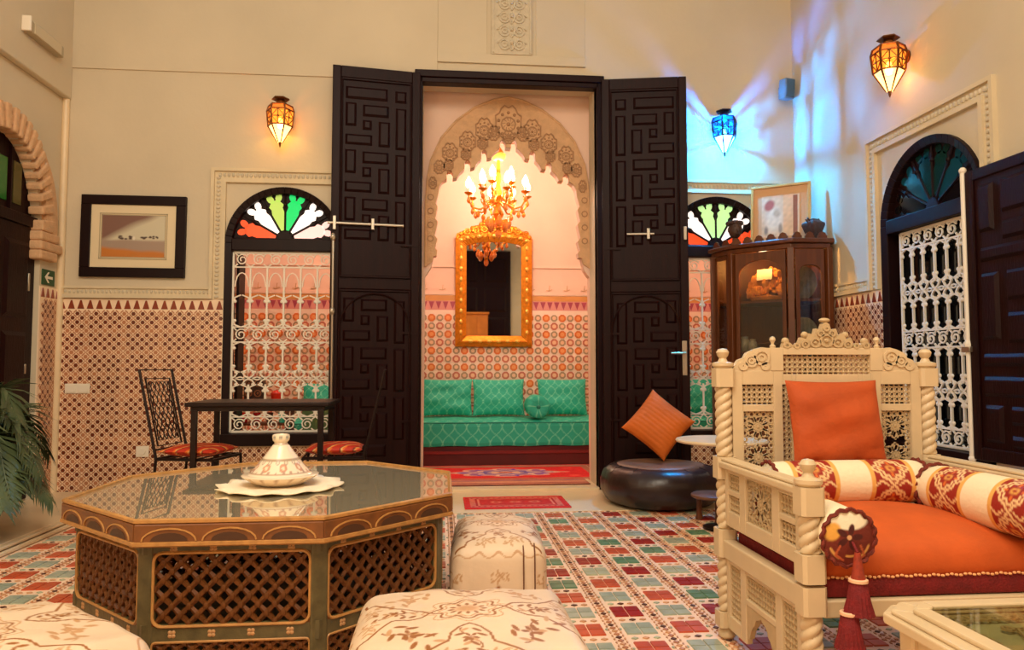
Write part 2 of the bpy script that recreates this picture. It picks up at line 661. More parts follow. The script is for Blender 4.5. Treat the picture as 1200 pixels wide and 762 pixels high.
# ---------------------------------------------------------------- tiled dado (hexagon dots too small to pick apart: joined)
def dado(name, x0, x1, z0, z1, loc, rz, crown=True, holes=()):
    base = structure(name, loc, rz)
    if not holes:
        MB().box(x0, x1, -0.010, 0, z0, z1).build('tile_bed', DADO, base, smooth=False)
    else:
        h = holes[0]
        mb = MB().box(x0, h[0], -0.010, 0, z0, z1).box(h[1], x1, -0.010, 0, z0, z1).box(h[0], h[1], -0.010, 0, z0, h[2])
        mb.build('tile_bed', DADO, base, smooth=False)
    top = z1 - (0.100 if crown else 0.02)
    d1 = MB()
    px, pz = 0.0695, 0.0335

    def ok(x, z, m=0.02):
        if x < x0 + m or x > x1 - m:
            return False
        return not any(h[0] - m < x < h[1] + m and z > h[2] - m for h in holes)
    rows = int((top - z0) / pz)
    for j in range(rows):
        z = top - pz * (j + 0.5)
        n = int((x1 - x0) / px) + 2
        for i in range(n):
            x = x0 + px * (i + (0.5 if j % 2 else 0.0)) + 0.012
            if not ok(x, z):
                continue
            pale = (j % 5 == 4) or (j % 2 == 0 and i % 4 == 3)
            d1.cur = 1 if pale else 0
            a, b = 0.0165, 0.0145
            d1.add([(x - a, -0.0105, z), (x - a * 0.5, -0.012, z - b), (x + a * 0.5, -0.012, z - b), (x + a, -0.0105, z), (x + a * 0.5, -0.012, z + b), (x - a * 0.5, -0.012, z + b)], [(0, 1, 2, 3, 4, 5)])
            d1.cur = 1
            if ok(x + px / 2, z):
                x2 = x + px / 2
                d1.add([(x2 - 0.014, -0.0112, z), (x2, -0.0112, z - 0.005), (x2 + 0.014, -0.0112, z), (x2, -0.0112, z + 0.005)], [(0, 1, 2, 3)])
            for sx in (-1, 1):
                if ok(x + sx * px / 4, z + pz / 2):
                    cx, cz = x + sx * px / 4, z + pz / 2
                    ux, uz = 0.010 * -sx, 0.010
                    wx, wz = 0.0035, 0.0035 * sx
                    d1.add([(cx - ux - wx, -0.0112, cz - uz - wz), (cx - ux + wx, -0.0112, cz - uz + wz), (cx + ux + wx, -0.0112, cz + uz + wz), (cx + ux - wx, -0.0112, cz + uz - wz)], [(0, 1, 2, 3)])
    if d1.f:
        d1.build('tile_mosaic', [DOTBROWN, DOTTAN], base, smooth=False, kind='stuff')
    if crown:
        n = int((x1 - x0) / px)
        mb = MB()
        for i in range(n):
            x = x0 + px * (i + 0.5)
            if holes and holes[0][0] - 0.03 < x < holes[0][1] + 0.03:
                continue
            mb.hexa([(x - 0.026, -0.010, z1 - 0.080), (x + 0.026, -0.010, z1 - 0.080), (x + 0.006, -0.010, z1 - 0.012), (x - 0.006, -0.010, z1 - 0.012)],
                    [(x - 0.024, -0.014, z1 - 0.078), (x + 0.024, -0.014, z1 - 0.078), (x + 0.004, -0.014, z1 - 0.014), (x - 0.004, -0.014, z1 - 0.014)])
        for i in range(n):
            pass
        mb.build('crown_tiles', TRIRED, base, smooth=False, kind='stuff')
    return base


dado('trim_3', XL, WINC_L + WR + 0.13, 0.0, 1.53, (0, YB, 0), 0, holes=[(WINC_L - WR, WINC_L + WR, WSILL)])
dado('trim_4', 1.36, XR, 0.0, 1.53, (0, YB, 0), 0, holes=[(WINC_R - WR, WINC_R + WR, WSILL)])
dado('trim_5', 0.0, RWC - 0.48, 0.0, 1.53, (XR, YB, 0), R(-90))
dado('trim_6', LAC + 0.5, 8.03, 0.0, 1.60, (XL, YF, 0), R(90))


# ---------------------------------------------------------------- plaster mouldings
def rail(mb, x0, x1, z):
    """horizontal dado rail in wall-local coordinates"""
    mb.cur = 0
    mb.box(x0, x1, -0.034, 0, z, z + 0.028).box(x0, x1, -0.010, 0, z + 0.028, z + 0.075).box(x0, x1, -0.022, 0, z + 0.075, z + 0.095)
    n = max(1, int((x1 - x0) / 0.03))
    for i in range(n):
        x = x0 + (x1 - x0) * (i + 0.5) / n
        mb.cur = 1
        mb.ball((x, -0.011, z + 0.052), 0.012, 6, 4, (0.9, 0.7, 1.3))
    mb.cur = 0


def frame_mould(mb, x0, x1, zb, zt):
    for o0, o1, y in ((0.0, 0.025, 0.030), (0.025, 0.085, 0.010), (0.085, 0.115, 0.026)):
        mb.cur = 0
        mb.box(x0 + o0, x0 + o1, -y, 0, zb, zt - o0).box(x1 - o1, x1 - o0, -y, 0, zb, zt - o0).box(x0 + o1, x1 - o1, -y, 0, zt - o1, zt - o0)
    mb.cur = 1
    n = int((zt - zb) / 0.034)
    for i in range(n):
        z = zb + 0.034 * (i + 0.5)
        if z > zt - 0.06:
            break
        for x in (x0 + 0.055, x1 - 0.055):
            mb.ball((x, -0.012, z), 0.015, 6, 4, (1.2, 0.7, 0.9))
    n = int((x1 - x0 - 0.1) / 0.034)
    for i in range(n):
        mb.ball((x0 + 0.05 + 0.034 * (i + 0.5), -0.012, zt - 0.055), 0.015, 6, 4, (0.9, 0.7, 1.2))
    mb.cur = 0


m = MB()
rail(m, XL + 0.012, -1.83, 1.535)
frame_mould(m, -1.835, -0.70, 1.535, 2.585)
frame_mould(m, 1.75, 2.88, 1.535, 2.585)
rail(m, 2.88, XR, 1.535)
m.build('trim_7', [PLASTER_TRIM, STUCCO_LIGHT], kind='structure', loc=(0, YB, 0), smooth=False)
m = MB()
rail(m, 0.0, 1.10, 1.535)
frame_mould(m, 1.10, 2.33, 1.535, 2.60)
m.build('trim_8', [PLASTER_TRIM, STUCCO_LIGHT], kind='structure', loc=(XR, YB, 0), rot=(0, 0, R(-90)), smooth=False)
m = MB()
m.box(0, 8.03, -0.05, 0, 3.10, ZT)
m.build('trim_9', PLASTER, kind='structure', loc=(XL, YF, 0), rot=(0, 0, R(90)), bevel=0.01)
m = MB().tube([(0, 0, 0.02), (0, 0, 3.36)], 0.028, 10)
m.build('trim_10', MARBLE, kind='structure', loc=(XL + 0.018, YB - 0.018, 0))

# raised marble step along the left wall, threshold and floor border by the door
st = structure('trim_11')
MB().box(XL, -2.36, 1.2, YB - 0.012, 0, 0.045).build('step_slab', MARBLE, st, bevel=0.006)
MB().box(-2.36, -2.325, 1.2, YB - 0.012, 0.022, 0.040).box(-2.325, -2.30, 1.2, YB - 0.012, 0, 0.020).build('step_moulding', MARBLE, st, bevel=0.005)
m = MB().box(DC - 0.725, DC + 0.725, 5.98, YB + 0.42, -0.004, 0.022)
m.build('trim_12', MARBLE, kind='structure', bevel=0.006)
MB().box(-2.29, XR, 5.13, 5.98, -0.004, 0.0015).build('trim_13', MARBLE, kind='structure')


# ---------------------------------------------------------------- floor tiles
def slab_mesh(name, w, d, h, material, parts=2):
    mb = MB()
    g = 0.0022
    for a in range(parts):
        for b in range(parts):
            x0, y0 = -w / 2 + w / parts * a + g, -d / 2 + d / parts * b + g
            x1, y1 = x0 + w / parts - 2 * g, y0 + d / parts - 2 * g
            e = 0.0015
            mb.add([(x0, y0, -0.004), (x1, y0, -0.004), (x1, y1, -0.004), (x0, y1, -0.004), (x0 + e, y0 + e, h), (x1 - e, y0 + e, h), (x1 - e, y1 - e, h), (x0 + e, y1 - e, h)],
                   [(4, 5, 6, 7), (0, 1, 5, 4), (1, 2, 6, 5), (2, 3, 7, 6), (3, 0, 4, 7)])
    return mb


PER = 0.198
tile_me = {m_.name: slab_mesh('tile', 0.122, 0.120, 0.0015, m_).mesh('tile', m_, smooth=False) for m_ in (TERRA, TILERED, TILETEAL, TILEGREEN, SAGE)}
cells = []
for k in range(-15, 13):
    for mrow in range(-8, 10):
        x, y = 0.559 + PER * k, 3.235 + PER * mrow
        if x < -2.24 or x > XR - 0.1 or y > 5.08 or y < 1.6:
            continue
        under = max(abs(x + 0.685), abs(y - 3.235), (abs(x + 0.685) + abs(y - 3.235)) / 1.414) < 0.62
        u = 600 + 867 * (x * math.cos(R(5.39)) - y * math.sin(R(5.39))) / (y * math.cos(R(5.39)) + x * math.sin(R(5.39)))
        seen = -30 < u < 1230 and not under
        cells.append((0 if seen else 1, y, x, k, mrow))
cells.sort()
rest = {}
for idx, (hid, y, x, k, mrow) in enumerate(cells):
    red = (k + mrow) % 2 == 0
    r_ = rnd.random()
    if red:
        mm = TILERED if (r_ < 0.34 and 0 < x) else TERRA
    else:
        mm = TILEGREEN if (r_ < 0.35 and x > 0.3) else (SAGE if r_ > 0.8 else TILETEAL)
    if idx < 290 and not hid:
        piece('tile', tile_me[mm.name], floor, (x, y, rnd.uniform(-0.0004, 0.0004)))
    else:
        rest.setdefault(mm.name, []).append((x, y))
mb = MB()
names = list(rest)
for i, nm in enumerate(names):
    mb.cur = i
    sm = slab_mesh('tile', 0.122, 0.120, 0.0015, None)
    for (x, y) in rest[nm]:
        mb.T = Matrix.Translation((x, y, 0))
        mb.add(sm.v, sm.f)
mb.T = Matrix.Identity(4)
mb.build('far_tiles', [bpy.data.materials[n] for n in names], floor, smooth=False, kind='stuff')
# mosaic chips between the tiles
mb = MB()


def chip(x, y, a, b, h=0.0008):
    mb.add([(x - a, y, -0.003), (x, y - b, -0.003), (x + a, y, -0.003), (x, y + b, -0.003), (x - a * 0.85, y, h), (x, y - b * 0.85, h), (x + a * 0.85, y, h), (x, y + b * 0.85, h)],
           [(4, 5, 6, 7), (0, 1, 5, 4), (1, 2, 6, 5), (2, 3, 7, 6), (3, 0, 4, 7)])


for k in range(-15, 14):
    xs = 0.559 + PER * (k - 0.5)
    if xs < -2.28 or xs > XR - 0.03:
        continue
    y = 1.6
    q = 0
    while y < 5.1:
        mb.cur = (2, 0, 1, 0)[(q * 7 + k * 3) % 4]
        chip(xs, y, 0.0125, 0.0135)
        for sx in (-1, 1):
            mb.cur = 1
            chip(xs + sx * 0.020, y + 0.0165, 0.0045, 0.0125)
        y += 0.033
        q += 1
for (hid, y, x, k, mrow) in cells:
    yy = y + PER / 2
    for dx, c_ in ((0.0, 2), (-0.042, 1), (0.042, 1), (-0.078, 3)):
        if c_ == 3:
            continue
        mb.cur = c_ if rnd.random() > 0.35 else (1 if c_ == 2 else 3)
        chip(x + dx, yy, 0.0145, 0.0115)
    for dx in (-0.072, 0.072):
        mb.cur = 3 if rnd.random() < 0.6 else 1
        chip(x + dx, y, 0.006, 0.012)
CH_RUST = mat('chip_rust', (184, 122, 84), 0.35, var=0.2, vscale=12)
CH_TAN = mat('chip_tan', (206, 150, 106), 0.35, var=0.15, vscale=12)
CH_DARK = mat('chip_dark', (92, 54, 38), 0.35, var=0.2, vscale=12)
mb.build('mosaic_chips', [CH_RUST, CH_TAN, CH_DARK, SAGE], floor, smooth=False, kind='stuff')

# ---------------------------------------------------------------- room behind the doorway
YA = 8.25
AL, AR, AH = -2.9, 3.3, 3.95
fb = MB().box(AL - 0.2, AR + 0.2, YB + 0.30, YA + 0.2, -0.12, -0.002).build('floor_back_room', MARBLE, kind='structure', smooth=False)
ALC = mat('back_room_plaster', (236, 200, 178), 0.85, var=0.05, vscale=2)
wab = MB().box(AL - 0.2, AR + 0.2, YA, YA + 0.2, 0, AH).build('wall_back_room', ALC, kind='structure', smooth=False)
MB().box(AL - 0.2, AL, YB + 0.3, YA, 0, AH).build('wall_back_room_left', ALC, kind='structure', smooth=False)
MB().box(AR, AR + 0.2, YB + 0.3, YA, 0, AH).build('wall_back_room_right', ALC, kind='structure', smooth=False)
MB().box(AL - 0.2, AR + 0.2, YB + 0.3, YA + 0.2, AH, AH + 0.1).build('ceiling_back_room', ALC, kind='structure', smooth=False)
# mouldings: thin line, inscription band, ledge, zigzag
m = MB()
m.box(AL, AR, YA - 0.012, YA, 2.11, 2.125).box(AL, AR, YA - 0.02, YA, 1.80, 1.825).box(AL, AR, YA - 0.008, YA, 1.825, 1.98)
m.cur = 1
x = AL + 0.1
while x < AR:
    m.tube([(x - 0.035, YA - 0.012, 1.86), (x, YA - 0.012, 1.855), (x + 0.035, YA - 0.012, 1.87)], 0.006, 4)
    m.tube([(x, YA - 0.012, 1.86), (x + 0.006, YA - 0.012, 1.915)], 0.005, 4)
    x += 0.2
m.build('trim_14', [ALC, STUCCO], kind='structure', smooth=False)
# tiles of the back room dado
TB = mat('back_tile_bed', (244, 220, 200), 0.4, var=0.06, vscale=5)
T_OR = mat('back_tile_orange', (220, 118, 52), 0.35, var=0.15, vscale=10)
T_PK = mat('back_tile_rose', (198, 116, 92), 0.35, var=0.12, vscale=10)
T_GY = mat('back_tile_grey', (170, 146, 116), 0.35, var=0.12, vscale=10)
T_IN = mat('back_tile_inner', (238, 196, 160), 0.4)
td = structure('trim_15', (0, YA, 0))
m = MB().box(AL, AR, -0.012, 0, 0.0, 1.80).build('tile_bed', TB, td, smooth=False)
m = MB().box(AL, AR, -0.016, -0.010, 1.735, 1.795).build('tile_band', mat('back_tile_band', (214, 150, 84), 0.4, var=0.1), td, smooth=False)
MB().box(AL, AR, -0.0135, -0.010, 1.632, 1.734).build('tile_band', mat('back_tile_rose_band', (222, 150, 142), 0.4), td, smooth=False)
m = MB()
x = AL + 0.05
ZZ = mat('back_tile_zigzag', (170, 72, 92), 0.4)
while x < AR - 0.05:
    m.prism([(x - 0.030, 1.725), (x + 0.030, 1.725), (x, 1.640)], -0.0165, -0.013)
    x += 0.078
m.build('zigzag_tiles', ZZ, td, smooth=False, kind='stuff')


def octa(rad, y0, y1, mb=None, n=8):
    mb = mb or MB()
    mb.prism([(rad * math.cos(2 * PI * (i + 0.5) / n), rad * math.sin(2 * PI * (i + 0.5) / n)) for i in range(n)], y0, y1)
    return mb


def tile_mb(kind):
    mb = octa(0.0445 if kind != 2 else 0.0405, -0.013, -0.017)
    mb.cur = 1
    octa((0.024, 0.024, 0.022)[kind], -0.017, -0.0185, mb)
    return mb


mats3 = [[T_OR, T_OR], [T_PK, T_IN], [T_GY, T_IN]]
tm = [tile_mb(i).mesh('tile', [mats3[i][0], T_IN if i else mat('back_tile_apricot', (240, 160, 100), 0.4)], smooth=False) for i in range(3)]
far = [MB(), MB(), MB()]
sp = 0.0915
cnt = 0
for j in range(0, 16):
    for i in range(-42, 27):
        x, z = 0.98 + sp * i, 1.545 - sp * j
        if x < AL + 0.05 or x > AR - 0.05 or z < 0.05:
            continue
        kind = 0 if (i % 2 == 0 and j % 2 == 0) else (1 if (i % 2 and j % 2) else 2)
        inview = (-0.25 < x < 1.45 and z > 0.72)
        if inview and cnt < 290 and not (0.2 < x < 0.95 and z > 1.3):
            piece('tile', tm[kind], td, (x, 0, z))
            cnt += 1
        else:
            t_ = tile_mb(kind)
            far[kind].T = Matrix.Translation((x, 0, z))
            for mi_ in (0, 1):
                far[kind].cur = mi_
                far[kind].add(t_.v, [f for f, q in zip(t_.f, t_.mi) if q == mi_])
for kind in range(3):
    far[kind].build('far_tiles', [tm[kind].materials[0], tm[kind].materials[1]], td, smooth=False, kind='stuff')

# arch with stepped lambrequin at the inner face of the doorway
half = [(0.725, 0.0), (0.715, 1.78), (0.700, 1.80), (0.672, 1.845), (0.655, 1.90), (0.646, 1.95), (0.620, 1.955), (0.612, 2.00), (0.634, 2.02), (0.612, 2.10), (0.636, 2.13), (0.612, 2.25), (0.634, 2.28),
        (0.612, 2.38), (0.630, 2.41), (0.606, 2.50), (0.600, 2.555), (0.575, 2.600), (0.537, 2.625)]
for xc, zt_, dep in ((0.509, 2.695, 0.07), (0.356, 2.79, 0.07), (0.211, 2.885, 0.075), (0.049, 2.98, 0.07)):
    half += [(xc + 0.026, zt_ - dep), (xc + 0.026, zt_ - 0.022), (xc + 0.014, zt_), (xc - 0.014, zt_), (xc - 0.026, zt_ - 0.022), (xc - 0.026, zt_ - dep + 0.004)]
    if xc > 0.1:
        half += [(xc - 0.062, zt_ - dep + 0.012), (xc - 0.085, zt_ - dep + 0.055)]
inner = [(DC + 0.012 + x, z) for x, z in half] + [(DC + 0.012 - x, z) for x, z in reversed(half)]
poly = [(AL - 0.0, 0.0)] + [(AL, AH), (AR, AH), (AR, 0.0)] + inner
# wall sides are separate boxes so the arch polygon stays small
arch = structure('trim_16', (0, YB + 0.30, 0))
pa = [(DC + 0.725 + 0.16, 0.0), (DC + 0.725 + 0.16, AH), (DC - 0.725 - 0.16, AH), (DC - 0.725 - 0.16, 0.0)]
pp = [(DC + 0.885, 0.0)] + inner + [(DC - 0.885, 0.0), (DC - 0.885, AH), (DC + 0.885, AH)]
MB().prism(pp, 0.03, 0.13).build('arch_wall', ALC, arch, smooth=False)
outer = [(0.715, 1.86), (0.712, 2.40), (0.700, 2.62), (0.672, 2.78), (0.585, 2.98), (0.452, 3.14), (0.295, 3.26), (0.126, 3.335), (0.0, 3.36)]
oc = [(DC + 0.012 + x, z) for x, z in outer] + [(DC + 0.012 - x, z) for x, z in reversed(outer[:-1])]
inn = [p for p in inner if p[1] > 1.85]
MB().prism(oc + list(reversed(inn)), 0.012, 0.032).build('stucco_face', STUCCO, arch, smooth=False)
m = MB().tube([(x, 0.012, z) for x, z in oc], 0.011, 6)
m.build('arch_moulding', STUCCO, arch)
m = MB()


def medallion(cx, cz, w, h):
    pts = []
    for i in range(22):
        q = 2 * PI * i / 22
        rr = 1 - 0.16 * math.cos(8 * q) * 0.6
        pts.append((cx + w * rr * math.sin(q), 0.008, cz + h * rr * math.cos(q) * (1.0 if math.cos(q) < 0 else 1.25)))
    m.tube(pts, 0.008, 4, closed=True)
    m.ring((cx, 0.012, cz), w * 0.55, 0.008, 10)
    m.ball((cx, 0.012, cz), w * 0.16, 6, 4)
    for q in range(10):
        a = q * PI / 5 + PI / 10
        m.ball((cx + w * 0.78 * math.cos(a), 0.012, cz + h * 0.80 * math.sin(a)), w * 0.13, 6, 4)
        m.tube([(cx + w * 0.24 * math.cos(a), 0.012, cz + h * 0.24 * math.sin(a)), (cx + w * 0.52 * math.cos(a + 0.25), 0.012, cz + h * 0.55 * math.sin(a + 0.25))], 0.004, 4)


cx0 = DC + 0.012
medallion(cx0, 3.12, 0.115, 0.13)
medallion(cx0, 3.0, 0.05, 0.05)
for sx in (-1, 1):
    medallion(cx0 + sx * 0.13, 3.03, 0.05, 0.055)
    medallion(cx0 + sx * 0.211, 3.06, 0.075, 0.085)
    medallion(cx0 + sx * 0.225, 2.94, 0.045, 0.045)
    medallion(cx0 + sx * 0.356, 2.95, 0.07, 0.075)
    medallion(cx0 + sx * 0.370, 2.84, 0.042, 0.042)
    medallion(cx0 + sx * 0.509, 2.85, 0.065, 0.07)
    medallion(cx0 + sx * 0.520, 2.74, 0.04, 0.042)
    medallion(cx0 + sx * 0.60, 2.72, 0.045, 0.05)
    medallion(cx0 + sx * 0.655, 2.58, 0.032, 0.045)
    for z in (2.1, 2.22, 2.34, 2.46):
        m.ring((cx0 + sx * 0.672, 0.012, z), 0.025, 0.006, 8)
m.build('carved_relief', mat('stucco_relief', (172, 130, 94), 0.9, var=0.1, vscale=20), arch, kind='stuff')


# ---------------------------------------------------------------- windows
def petal(hub, ang, r0, r1, wid):
    """pane outline pieces between two radii around hub, pointing at ang"""
    ca, sa = math.cos(ang), math.sin(ang)

    def P(r, t):
        return (hub[0] + r * ca - t * sa, hub[1] + r * sa + t * ca)
    L = r1 - r0
    main = [P(r0, -0.012), P(r0 + 0.45 * L, -wid * 0.80), P(r0 + 0.60 * L, -wid * 0.72), P(r0 + 0.68 * L, -wid * 0.95), P(r0 + 0.80 * L, -wid * 0.55),
            P(r0 + 0.84 * L, 0), P(r0 + 0.80 * L, wid * 0.55), P(r0 + 0.68 * L, wid * 0.95), P(r0 + 0.60 * L, wid * 0.72), P(r0 + 0.45 * L, wid * 0.80), P(r0, 0.012)]
    ears = []
    for sg in (-1, 1):
        cx, cy = r0 + 0.885 * L, sg * wid * 0.55
        ears.append([P(cx + 0.11 * L * math.cos(q) + 0.03 * L * math.sin(q) * sg, cy + wid * 0.46 * math.sin(q)) for q in [2 * PI * i / 10 for i in range(10)]])
    return main, ears


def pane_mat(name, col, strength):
    return mat(name, col, 0.15, emit=col, estr=strength, spec=0.6)  # emission stands in for light shining through the glass from behind


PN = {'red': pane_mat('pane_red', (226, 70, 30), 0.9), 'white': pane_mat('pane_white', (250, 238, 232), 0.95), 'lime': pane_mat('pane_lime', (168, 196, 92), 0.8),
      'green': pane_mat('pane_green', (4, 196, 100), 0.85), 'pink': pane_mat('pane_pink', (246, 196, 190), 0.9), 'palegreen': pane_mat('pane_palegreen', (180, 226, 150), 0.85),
      'darkblue': mat('pane_darkblue', (16, 70, 84), 0.08, spec=1.0), 'darkgreen': mat('pane_darkgreen', (12, 50, 44), 0.08, spec=1.0), 'black': mat('pane_black', (12, 8, 12), 0.08, spec=1.0)}


def grille(w, h, ncol, rows, parent, y=0.0, r=0.0065, name='grille'):
    """rows: list of (kind, fraction of the height); kinds scroll, bars, cross, arches"""
    mb = MB()
    tot = sum(q for _, q in rows)
    zt = h
    x0 = -w / 2
    dx = w / ncol
    mb.box(x0 - 0.008, x0 + 0.006, y - 0.008, y + 0.008, 0, h).box(-x0 - 0.006, -x0 + 0.008, y - 0.008, y + 0.008, 0, h)
    mb.box(x0, -x0, y - 0.008, y + 0.008, h - 0.012, h).box(x0, -x0, y - 0.008, y + 0.008, 0, 0.012)
    for kind, q in rows:
        hh = h * q / tot
        zb = zt - hh
        if kind == 'scroll':
            mb.box(x0, -x0, y - 0.006, y + 0.006, zb - 0.005, zb + 0.005).box(x0, -x0, y - 0.006, y + 0.006, zt - 0.005, zt + 0.005)
            for i in range(ncol):
                cx, cz = x0 + dx * (i + 0.5), (zb + zt) / 2
                rad = min(dx, hh) * 0.40
                pts = [(cx + rad * (1 - 0.75 * t / 16) * math.cos(t * 0.62 + 0.5), y, cz + rad * (1 - 0.75 * t / 16) * math.sin(t * 0.62 + 0.5)) for t in range(17)]
                mb.tube(pts, r, 4)
                for a in (1, 3, 5, 7):
                    mb.tube([(cx + rad * math.cos(a * PI / 4), y, cz + rad * math.sin(a * PI / 4)), (cx + dx * 0.48 * math.copysign(1, math.cos(a * PI / 4)), y, cz + hh * 0.48 * math.copysign(1, math.sin(a * PI / 4)))], r, 4)
        elif kind == 'bars':
            for i in range(1, ncol):
                x = x0 + dx * i
                mb.box(x - r, x + r, y - r, y + r, zb, zt)
            for i in range(ncol + 1):
                x = x0 + dx * i
                for zz, sg in ((zt, -1), (zb, 1)):
                    for sx in (-1, 1):
                        if (i == 0 and sx < 0) or (i == ncol and sx > 0):
                            continue
                        mb.ball((x + sx * 0.014, y, zz + sg * hh * 0.20), 0.0155, 8, 4, (1, 0.5, 0.9))
                        mb.tube([(x + sx * 0.010, y, zz + sg * hh * 0.17), (x + sx * 0.012, y, zz + sg * hh * 0.08), (x + sx * dx * 0.46, y, zz)], r * 1.1, 4)
        elif kind == 'cross':
            for i in range(ncol + 1):
                x = x0 + dx * i
                cz = (zb + zt) / 2
                for sx in (-1, 1):
                    if (i == 0 and sx < 0) or (i == ncol and sx > 0):
                        continue
                    for sz in (-1, 1):
                        mb.tube([(x, y, cz + sz * 0.004), (x + sx * dx * 0.2, y, cz + sz * hh * 0.16), (x + sx * dx * 0.34, y, cz + sz * hh * 0.42), (x + sx * dx * 0.18, y, cz + sz * hh * 0.50)], r * 1.25, 4)
                        mb.ball((x + sx * dx * 0.26, y, cz + sz * hh * 0.50), 0.0135, 8, 4, (1, 0.5, 0.9))
                mb.ball((x, y, cz), 0.014, 6, 4, (1, 0.5, 1))
                if i < ncol:
                    mb.tube([(x + dx * 0.2, y, cz), (x + dx * 0.5, y, cz + hh * 0.12), (x + dx * 0.8, y, cz)], r, 4)
                    mb.tube([(x + dx * 0.2, y, cz), (x + dx * 0.5, y, cz - hh * 0.12), (x + dx * 0.8, y, cz)], r, 4)
        elif kind == 'arches':
            for i in range(ncol):
                cx = x0 + dx * (i + 0.5)
                pts = [(cx + dx * 0.40 * math.cos(q), y, zb + hh * 0.3 + hh * 0.5 * math.sin(q)) for q in [PI * k / 8 for k in range(9)]]
                mb.tube(pts, r * 0.9, 4)
            for i in range(1, ncol):
                x = x0 + dx * i
                mb.box(x - r, x + r, y - r, y + r, zb, zt)
                mb.ball((x, y, zb + hh * 0.1), 0.012, 6, 4, (1, 0.6, 1))
        zt = zb
    return mb.build(name, IRONWHITE, parent, smooth=True, angle=50)


def arched_window(name, loc, rz, r, spring, sill, cols, grows, glazed=False, gw=None, gdx=0.0, board=BLACKWOOD, ncol=6):
    root = structure(name, loc, rz)
    fw = 0.052
    out, inn = [(-r, sill)], [(-r + fw, sill + 0.1)]
    N = 26
    out += [(-r * math.cos(PI * i / N), spring + r * math.sin(PI * i / N)) for i in range(N + 1)] + [(r, sill)]
    ri = r - fw
    inn = [(-ri, sill + 0.09)] + [(-ri * math.cos(PI * i / N), spring + ri * math.sin(PI * i / N)) for i in range(N + 1)] + [(ri, sill + 0.09)]
    mb = MB()
    k = len(out)
    for i in range(k - 1):
        a, b, c, d = out[i], out[i + 1], inn[i + 1], inn[i]
        mb.hexa([(a[0], -0.03, a[1]), (b[0], -0.03, b[1]), (c[0], -0.012, c[1]), (d[0], -0.012, d[1])],
                [(a[0], 0.12, a[1]), (b[0], 0.12, b[1]), (c[0], 0.12, c[1]), (d[0], 0.12, d[1])])
    mb.box(-r, r, -0.045, 0.12, sill - 0.005, sill + 0.09)
    mb.build('frame', board, root, smooth=False, bevel=0.004)
    tz = spring - 0.06
    MB().box(-ri, ri, -0.022, 0.10, tz, tz + 0.095).build('transom', board, root, bevel=0.006)
    hub = (0.0, tz + 0.10)
    pts = [(-ri, tz + 0.09)] + [(-ri * math.cos(PI * i / N), max(tz + 0.09, spring + ri * math.sin(PI * i / N))) for i in range(N + 1)] + [(ri, tz + 0.09)]
    MB().prism(pts, 0.03, 0.06).build('fan_board', board, root, smooth=False)
    n = len(cols)
    span = ri * 0.93
    for i, cname in enumerate(cols):
        ang = PI * (1 - (i + 0.5) / n)
        main, ears = petal(hub, ang, 0.075, span, 0.062 * r / 0.455)
        mb = MB()
        mb.prism(main, 0.0265, 0.0305)
        for e in ears:
            mb.prism(e, 0.0265, 0.0305)
        mb.build('pane', PN[cname], root, smooth=False, label=cname.replace('pale', 'pale ').replace('dark', 'dark ') + ' glass pane of the fanlight')
    mb = MB()
    for i in range(n + 1):
        ang = PI * (1 - i / n)
        mb.tube([(hub[0] + 0.03 * math.cos(ang), 0.024, hub[1] + 0.03 * math.sin(ang)), (hub[0] + span * math.cos(ang), 0.024, hub[1] + span * math.sin(ang))], 0.009, 6)
        mb.ball((hub[0] + span * 0.75 * math.cos(ang), 0.024, hub[1] + span * 0.75 * math.sin(ang)), 0.017, 8, 5)
    mb.prism([(0.06 * math.cos(PI * i / 12), hub[1] - 0.01 + 0.07 * math.sin(PI * i / 12)) for i in range(13)], 0.012, 0.03)
    mb.build('fan_ribs', board, root)
    w = gw or 2 * ri - 0.02
    g = grille(w, tz - 0.01 - sill - 0.10, ncol, grows, root, y=0.02)
    g.location = (gdx, 0, sill + 0.10)
    if glazed:
        MB().box(-ri, ri, 0.085, 0.095, sill + 0.09, tz).build('glass', DARKGLASS, root, smooth=False)
    return root


rows_back = [('scroll', 0.075), ('arches', 0.14), ('bars', 0.16), ('scroll', 0.075), ('bars', 0.15), ('cross', 0.06), ('bars', 0.16), ('scroll', 0.075)]
w1 = arched_window('window_1', (WINC_L, YB, 0), 0, WR, WSPR, WSILL, ['red', 'white', 'lime', 'green', 'white', 'pink'], rows_back, ncol=6)
w2 = arched_window('window_2', (WINC_R, YB, 0), 0, WR, WSPR, WSILL, ['red', 'white', 'palegreen', 'palegreen', 'white', 'red'], rows_back, ncol=6)
rows_right = [('scroll', 0.085), ('bars', 0.19), ('cross', 0.075), ('bars', 0.16), ('scroll', 0.085), ('bars', 0.17), ('cross', 0.075), ('bars', 0.14), ('scroll', 0.085)]
w3 = arched_window('window_3', (XR, YB - RWC, 0), R(-90), 0.48, 1.95, 0.42, ['black', 'darkblue', 'darkgreen', 'darkgreen', 'darkblue', 'black'], rows_right, glazed=True, gw=0.66, ncol=6)
# dark reveal boards at the left jamb of window 1, seen through the grille
MB().box(-0.40, -0.375, 0.12, 0.30, 0.48, 1.92).build('reveal_board', BLACKWOOD, w1, bevel=0.004)
MB().box(0.375, 0.40, 0.12, 0.30, 0.48, 1.92).build('reveal_board', BLACKWOOD, w1, bevel=0.004)

# ---------------------------------------------------------------- big doors
PANELS_TOP = [(.10, .435, .16, .265), (.49, .585, .17, .27)]
PANELS_UNIT = [(.10, .19, .29, .485), (.235, .445, .30, .40), (.495, .585, .31, .655), (.235, .31, .425, .51), (.36, .455, .43, .64), (.10, .315, .545, .635)]


